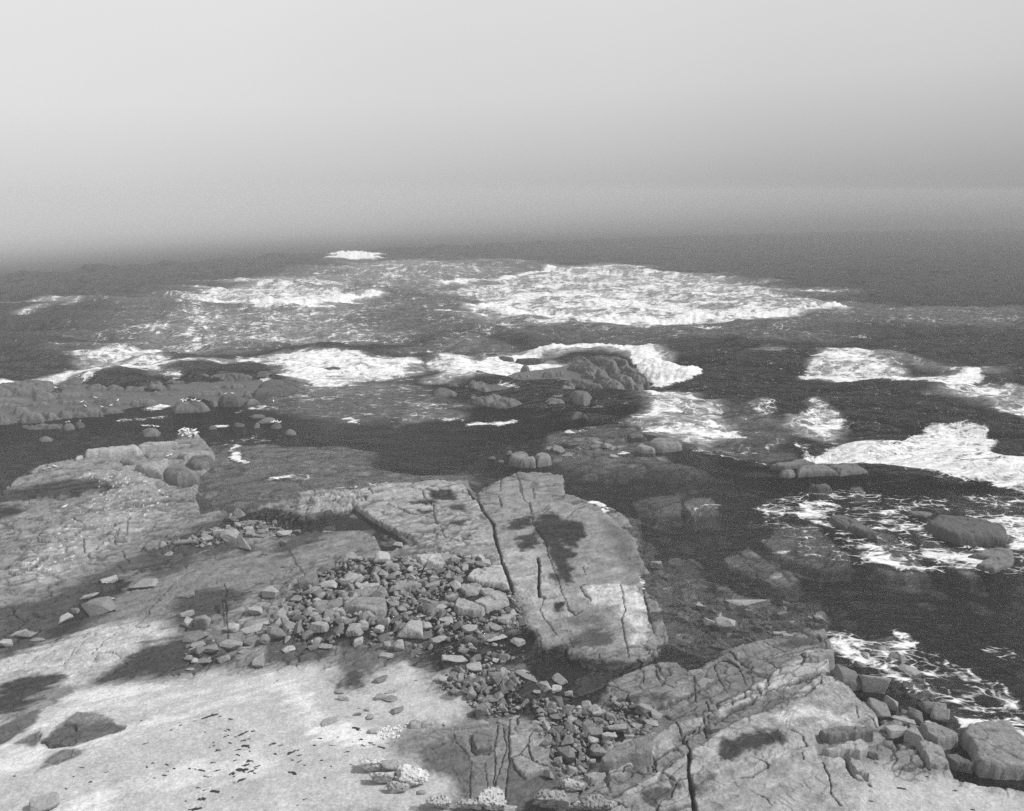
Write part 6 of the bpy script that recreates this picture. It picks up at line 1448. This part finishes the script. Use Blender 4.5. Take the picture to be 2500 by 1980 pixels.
for zi, (poly, cnt, s0, s1, lab, grp, heap) in enumerate(ZONES):
    cnt = int(cnt * 2.2) if heap > 0 else cnt; q = inside(poly, int(cnt * 1.3)); got = 0; acc = []
    blocked = np.zeros(len(q), bool)
    for P_ in NP_: blocked |= sdf(q[:, 0], q[:, 1], P_, .3) > -.02
    q = q[~blocked]
    for x0, y0 in q:
        if got >= cnt: break
        s = (s0 * .8 + (s1 * 1.25 - s0 * .8) * rs.rand() ** 3.2) * (1.12 if heap > 0 else 1)
        if (np.hypot(TK[:, 0] - x0, TK[:, 1] - y0) < TK[:, 2] + s * .12).any(): continue
        if any(math.hypot(u[0] - x0, u[1] - y0) < .15 * (u[2] + s) for u in acc): continue
        acc.append((x0, y0, s)); got += 1
        STONES.append([x0, y0, s, zi])
SA = np.array(STONES)
st_h = terrain_h(SA[:, 0], SA[:, 1])
area = SA[:, 2] / np.hypot(SA[:, 0], SA[:, 1])
order = np.argsort(-area)
rest_v, rest_f, rest_t, nv = [], [], [], 0
from mathutils import Euler, Matrix, Vector
for rank, k in enumerate(order):
    x0, y0, s, zi = SA[k]; zi = int(zi)
    asp = rs.uniform(.5, .95); tz = rs.uniform(.28, .75)
    base = max(float(st_h[k]), -.5 if ZONES[zi][6] < 0 else -.25)
    z0 = base + s * tz * .28 + max(ZONES[zi][6], -.2) * (rs.rand() if ZONES[zi][6] > 0 else 1) * .8
    eu = Euler((rs.normal() * .3, rs.normal() * .3, rs.uniform(0, 6.28)))
    me = SM[rs.randint(len(SM))]
    sc = (s / 2, s / 2 * asp, s / 2 * tz)
    if rank < 285:
        o = bpy.data.objects.new('stone', me); o.location = (x0, y0, z0); o.rotation_euler = eu; o.scale = sc
        o['label'] = ZONES[zi][4]; o['category'] = 'stone'; o['group'] = ZONES[zi][5]
        COL.objects.link(o)
    else:
        Fc = np.zeros(len(me.polygons) * 3, np.int32); me.polygons.foreach_get('vertices', Fc); Fc = Fc.reshape(-1, 3)
        co = np.zeros(len(me.vertices) * 3, np.float32); me.vertices.foreach_get('co', co)
        P = co.reshape(-1, 3) * np.array(sc); M = np.array(eu.to_matrix())
        P = P @ M.T + np.array([x0, y0, z0])
        rest_v.append(P); rest_f.append(Fc + nv); nv += len(P)
        rest_t.append(np.full(len(P), (.14, .20, .26)[rs.randint(3)] * rs.uniform(.75, 1.2)))
M_RUB = rock_material('grey_rubble')
V = np.concatenate(rest_v); Fc = np.concatenate(rest_f)
me = bpy.data.meshes.new('rubble')
me.vertices.add(len(V)); me.vertices.foreach_set('co', V.astype(np.float32).ravel())
me.loops.add(Fc.size); me.loops.foreach_set('vertex_index', Fc.ravel().astype(np.int32))
me.polygons.add(len(Fc)); me.polygons.foreach_set('loop_start', (np.arange(len(Fc)) * 3).astype(np.int32))
me.polygons.foreach_set('loop_total', np.full(len(Fc), 3, np.int32))
me.update(calc_edges=True)
me.attributes.new('tone', 'FLOAT', 'POINT').data.foreach_set('value', np.concatenate(rest_t).astype(np.float32))
me.materials.append(M_RUB)
put('rubble', me, label='smallest broken stones filling the gaps of the rubble banks', kind='stuff')

# ------------------------------------------------------------------ seaweed clumps on the sand
def weed_mesh(seed):
    rs_ = np.random.RandomState(seed); vs_, fs_, n = [], [], 0
    V, Fc = ico(2)
    for b_ in range(7):
        c = rs_.normal(size=2) * (.42, .26); r = rs_.uniform(.16, .42)
        P = V * np.array([r * rs_.uniform(.6, 1.6), r * rs_.uniform(.4, 1), r * rs_.uniform(.25, .55)])
        P = P * (1 + .35 * n3(V * 2.5, seed + b_))[:, None]
        a = rs_.uniform(-.6, .6); R = np.array([[math.cos(a), -math.sin(a)], [math.sin(a), math.cos(a)]])
        P[:, :2] = P[:, :2] @ R.T + c; P[:, 2] += .02
        vs_.append(P); fs_.append(Fc + n); n += len(P)
    me = bpy.data.meshes.new('seaweed'); me.from_pydata(np.concatenate(vs_).tolist(), [], np.concatenate(fs_).tolist())
    me.materials.append(M_WEED); return me
WM = [weed_mesh(i) for i in range(8)]
WEED = [(1375, 515, 60, 18), (1405, 503, 25, 12), (1518, 531, 26, 12), (1282, 547, 14, 8), (1585, 630, 50, 16), (1552, 648, 16, 8), (1505, 601, 18, 8), (1480, 608, 16, 7),
 (1612, 700, 30, 26), (1435, 730, 26, 16), (1515, 686, 20, 10), (1408, 680, 10, 12), (1405, 705, 12, 8), (1380, 715, 8, 8), (1570, 730, 24, 7), (1540, 803, 18, 9), (1565, 765, 20, 8),
 (1645, 800, 34, 18), (1620, 830, 34, 16), (1660, 865, 34, 22), (1575, 858, 54, 26), (1590, 932, 62, 20), (1530, 885, 20, 20), (1535, 908, 12, 10), (1325, 868, 30, 12), (1402, 817, 26, 6),
 (1430, 872, 26, 9), (1375, 912, 20, 9), (1345, 908, 12, 8), (1285, 862, 24, 5), (1250, 857, 9, 9), (1080, 899, 20, 12), (1097, 830, 18, 9), (1008, 818, 14, 8), (969, 845, 12, 11),
 (960, 690, 20, 12), (1185, 575, 12, 9), (1128, 606, 16, 10), (1795, 690, 26, 12), (1838, 703, 26, 6), (1812, 755, 10, 20), (1925, 744, 60, 16), (1972, 770, 26, 8), (1970, 808, 20, 12),
 (1920, 800, 14, 8), (2005, 835, 22, 8), (1930, 883, 36, 16), (1322, 1043, 36, 30), (1412, 1007, 36, 22), (1307, 987, 22, 8), (1290, 1120, 56, 22), (1345, 1002, 12, 8), (1222, 1073, 9, 8),
 (1530, 1050, 12, 7), (598, 948, 12, 9), (534, 852, 20, 6), (435, 995, 12, 6), (486, 910, 9, 7), (97, 906, 12, 7), (703, 883, 16, 5), (928, 546, 10, 7), (1824, 278, 12, 7), (1480, 648, 12, 8),
 (1500, 637, 12, 7), (1600, 672, 20, 10), (1640, 715, 9, 9), (1645, 740, 8, 10), (1352, 618, 10, 8), (1660, 610, 18, 10), (1640, 660, 16, 9), (1450, 518, 12, 6), (2110, 803, 14, 8), (2066, 700, 9, 9),
 (2140, 915, 12, 9), (2105, 655, 22, 5), (1960, 1098, 10, 8), (2000, 1065, 20, 5), (1110, 880, 12, 6), (1148, 860, 12, 7), (1013, 922, 12, 6), (1690, 845, 26, 7), (1676, 885, 14, 8), (1605, 875, 18, 10)]
for i, (cx_, cy_, w_, h_) in enumerate(WEED):
    bx, by, wm, hm, dep, yaw = px_rock('7', cx_, cy_, w_, h_)
    o = bpy.data.objects.new('seaweed_clump', WM[i % 8]); zz = float(terrain_h(np.array([bx]), np.array([by]))[0]) if i < 0 else .42
    o.location = (bx, by, zz); o.scale = (wm / 1.25, hm / 1.0, .16 + wm * .12); o.rotation_euler = (0, 0, rng.uniform(-.5, .7))
    o['label'] = 'dark clump of dried seaweed lying on the pale sand'; o['category'] = 'seaweed'; o['group'] = 'seaweed clumps on the sand'
    COL.objects.link(o)
W8 = [(318, 612, 34, 22), (338, 628, 22, 12), (355, 690, 16, 10), (368, 727, 24, 8), (410, 710, 22, 10), (478, 735, 44, 12), (440, 722, 22, 10), (300, 708, 12, 8), (46, 725, 12, 9), (162, 728, 26, 7),
      (262, 771, 22, 6), (160, 868, 10, 8), (92, 830, 14, 8), (198, 674, 10, 6), (898, 592, 18, 14), (716, 307, 26, 8), (85, 682, 16, 6), (290, 856, 16, 6), (118, 942, 10, 9)]
for i, (cx_, cy_, w_, h_) in enumerate(W8):
    bx, by, wm, hm, dep, yaw = px_rock('8', cx_, cy_, w_, h_)
    o = bpy.data.objects.new('seaweed_clump', WM[(i * 3) % 8])
    o.location = (bx, by, .42); o.scale = (wm / 1.25, hm, .16); o.rotation_euler = (0, 0, rng.uniform(-.5, .3))
    o['label'] = 'small scrap of dark seaweed near the shell litter in the centre'; o['category'] = 'seaweed'; o['group'] = 'seaweed scraps by the shell litter'
    COL.objects.link(o)
W6 = [(1508, 1350, 24, 14), (1795, 1365, 16, 10), (1350, 1415, 18, 8), (1880, 1462, 14, 10), (1640, 1290, 10, 8)]
for i, (cx_, cy_, w_, h_) in enumerate(W6):
    bx, by, wm, hm, dep, yaw = px_rock('6', cx_, cy_, w_, h_)
    o = bpy.data.objects.new('seaweed_clump', WM[(i * 5) % 8])
    o.location = (bx, by, .42); o.scale = (wm / 1.25, hm, .14); o.rotation_euler = (0, 0, rng.uniform(-.5, .3))
    o['label'] = 'dark scrap of seaweed on the sand strip at the bottom right'; o['category'] = 'seaweed'; o['group'] = 'seaweed scraps at the bottom right'
    COL.objects.link(o)
# settle all seaweed on the ground
wo = [o for o in COL.objects if o.name.startswith('seaweed_clump')]
wz = terrain_h(np.array([o.location.x for o in wo]), np.array([o.location.y for o in wo]))
for o, z_ in zip(wo, wz): o.location.z = float(z_) + .01

# shell litter on the sand in the centre
shell = rock_mesh('shell', 3100, 10, .15, .7, .05, 3, mat=M_SHELL)
sp_ = inside(G('8', "480 690 500 610 620 600 740 565 760 575 640 620 600 690 540 700"), 60)
sz = terrain_h(sp_[:, 0], sp_[:, 1])
for (x0, y0), z_ in zip(sp_, sz):
    o = bpy.data.objects.new('shell', shell); s = rng.uniform(.05, .13)
    o.location = (x0, y0, float(z_) + .02); o.scale = (s, s * .7, s * .5); o.rotation_euler = (0, 0, rng.uniform(0, 6))
    o['label'] = 'small white shell in the litter on the sand in the centre'; o['category'] = 'shell'; o['group'] = 'shells in the litter on the sand'
    COL.objects.link(o)

# ------------------------------------------------------------------ gulls
def gull_mesh():
    ring = 10; V = []; Fc = []
    # stations along the body: x, z centre, half width, half height (tail to bill)
    st = [(-.30, .15, .012, .008), (-.22, .155, .04, .015), (-.12, .16, .07, .05), (0, .165, .085, .075), (.09, .18, .07, .075), (.14, .22, .042, .05), (.17, .265, .034, .036), (.20, .285, .034, .034), (.225, .283, .022, .022), (.25, .275, .010, .010), (.285, .268, .003, .004)]
    for x_, z_, a, b in st:
        for k in range(ring):
            t = 2 * math.pi * k / ring; V.append((x_, a * math.cos(t), z_ + b * math.sin(t)))
    for i in range(len(st) - 1):
        for k in range(ring):
            Fc.append((i * ring + k, i * ring + (k + 1) % ring, (i + 1) * ring + (k + 1) % ring, (i + 1) * ring + k))
    Fc.append(tuple(range(ring))[::-1]); Fc.append(tuple(range((len(st) - 1) * ring, len(st) * ring)))
    for sx in (-.025, .025):      # legs
        n = len(V)
        for zz in (0, .1):
            V.extend([(-.006, sx - .006, zz), (.006, sx - .006, zz), (.006, sx + .006, zz), (-.006, sx + .006, zz)])
        for k in range(4): Fc.append((n + k, n + (k + 1) % 4, n + 4 + (k + 1) % 4, n + 4 + k))
    me = bpy.data.meshes.new('gull'); me.from_pydata(V, [], Fc); me.materials.append(M_GULL)
    me.polygons.foreach_set('use_smooth', [True] * len(me.polygons)); return me
GM = gull_mesh()
deps = bpy.context.evaluated_depsgraph_get()
def perch(view, cx_, cy_, label, group, s=1.15):
    """stand a gull on whatever rock this sight line meets"""
    p = T(view, "%f %f" % (cx_, cy_))[0]
    dx, dy = (p[0] - SW / 2) / F, (SH / 2 - p[1]) / F
    v = Vector((dx, cp + dy * sp, -sp + dy * cp)).normalized()
    ok, hit, nrm, idx, ob, mt = scene.ray_cast(deps, Vector((0, 0, CH)), v)
    if not ok: return
    o = bpy.data.objects.new('gull', GM); o.location = hit - Vector((0, 0, .02)); o.scale = (s, s, s); o.rotation_euler = (0, 0, rng.uniform(0, 6.28))
    o['label'] = label; o['category'] = 'gull'; o['group'] = group
    COL.objects.link(o)
bpy.context.view_layer.update(); deps.update()
for i in range(34):
    a = rng.uniform(0, 6.28); r = math.sqrt(rng.random())
    perch('1', 1103 + 58 * r * math.cos(a), 618 + 26 * r * math.sin(a), 'white gull standing on the speckled knob at the tip of the left shelf', 'gulls on the speckled knob')
for x_, y_ in [(840, 580), (858, 580), (878, 582), (900, 583), (922, 585)]: perch('1', x_, y_, 'white gull in the row on the flat-topped boulder off the left shelf', 'gulls on the flat-topped boulder')
for x_, y_ in [(1590, 560), (1600, 557), (1612, 556), (1625, 556), (1637, 560)]: perch('1', x_, y_, 'white gull on top of the boxy boulder of the offshore trio', 'gulls on the boxy boulder')
for x_, y_ in [(1065, 428), (1085, 432), (1125, 430), (1155, 434), (1165, 436), (1070, 436), (1140, 428)]: perch('1', x_, y_, 'white gull on the broad block at the front of the left reef', 'gulls on the broad block')
for x_, y_ in [(390, 560), (405, 556), (470, 552)]: perch('1', x_, y_, 'white gull on the two boulders between the left reef and shelf', 'gulls on the two boulders')
for x_, y_ in [(600, 470), (650, 460), (500, 465), (690, 430), (1320, 392), (1360, 390), (1600, 435), (480, 440), (560, 415)]: perch('1', x_, y_, 'white gull resting on the far left reef', 'gulls on the left reef')
for x_, y_ in [(260, 835), (290, 828), (322, 818), (985, 757), (1000, 752), (380, 1055)]: perch('1', x_, y_, 'white gull on the upper edge of the left rock shelf', 'gulls on the left shelf')

# ------------------------------------------------------------------ sea haze
hm_, nt = new_mat('sea_haze'); nb = NB(nt)
ho = nb.n('ShaderNodeOutputMaterial'); pv = nb.n('ShaderNodeVolumePrincipled')
pv.inputs['Color'].default_value = (.84, .84, .84, 1); pv.inputs['Density'].default_value = .0009
pv.inputs['Anisotropy'].default_value = -.3
nb.l(pv.outputs[0], ho.inputs['Volume'])
x0, x1, y0, y1, z0, z1 = -860, 860, -60, 860, -9, CH + 3
me = bpy.data.meshes.new('haze')
me.from_pydata([(x, y, z) for z in (z0, z1) for y in (y0, y1) for x in (x0, x1)], [], [(0, 2, 3, 1), (4, 5, 7, 6), (0, 1, 5, 4), (2, 6, 7, 3), (0, 4, 6, 2), (1, 3, 7, 5)])
me.materials.append(hm_)
put('haze', me, kind='stuff', label='pale sea fog thickening with distance over the water')
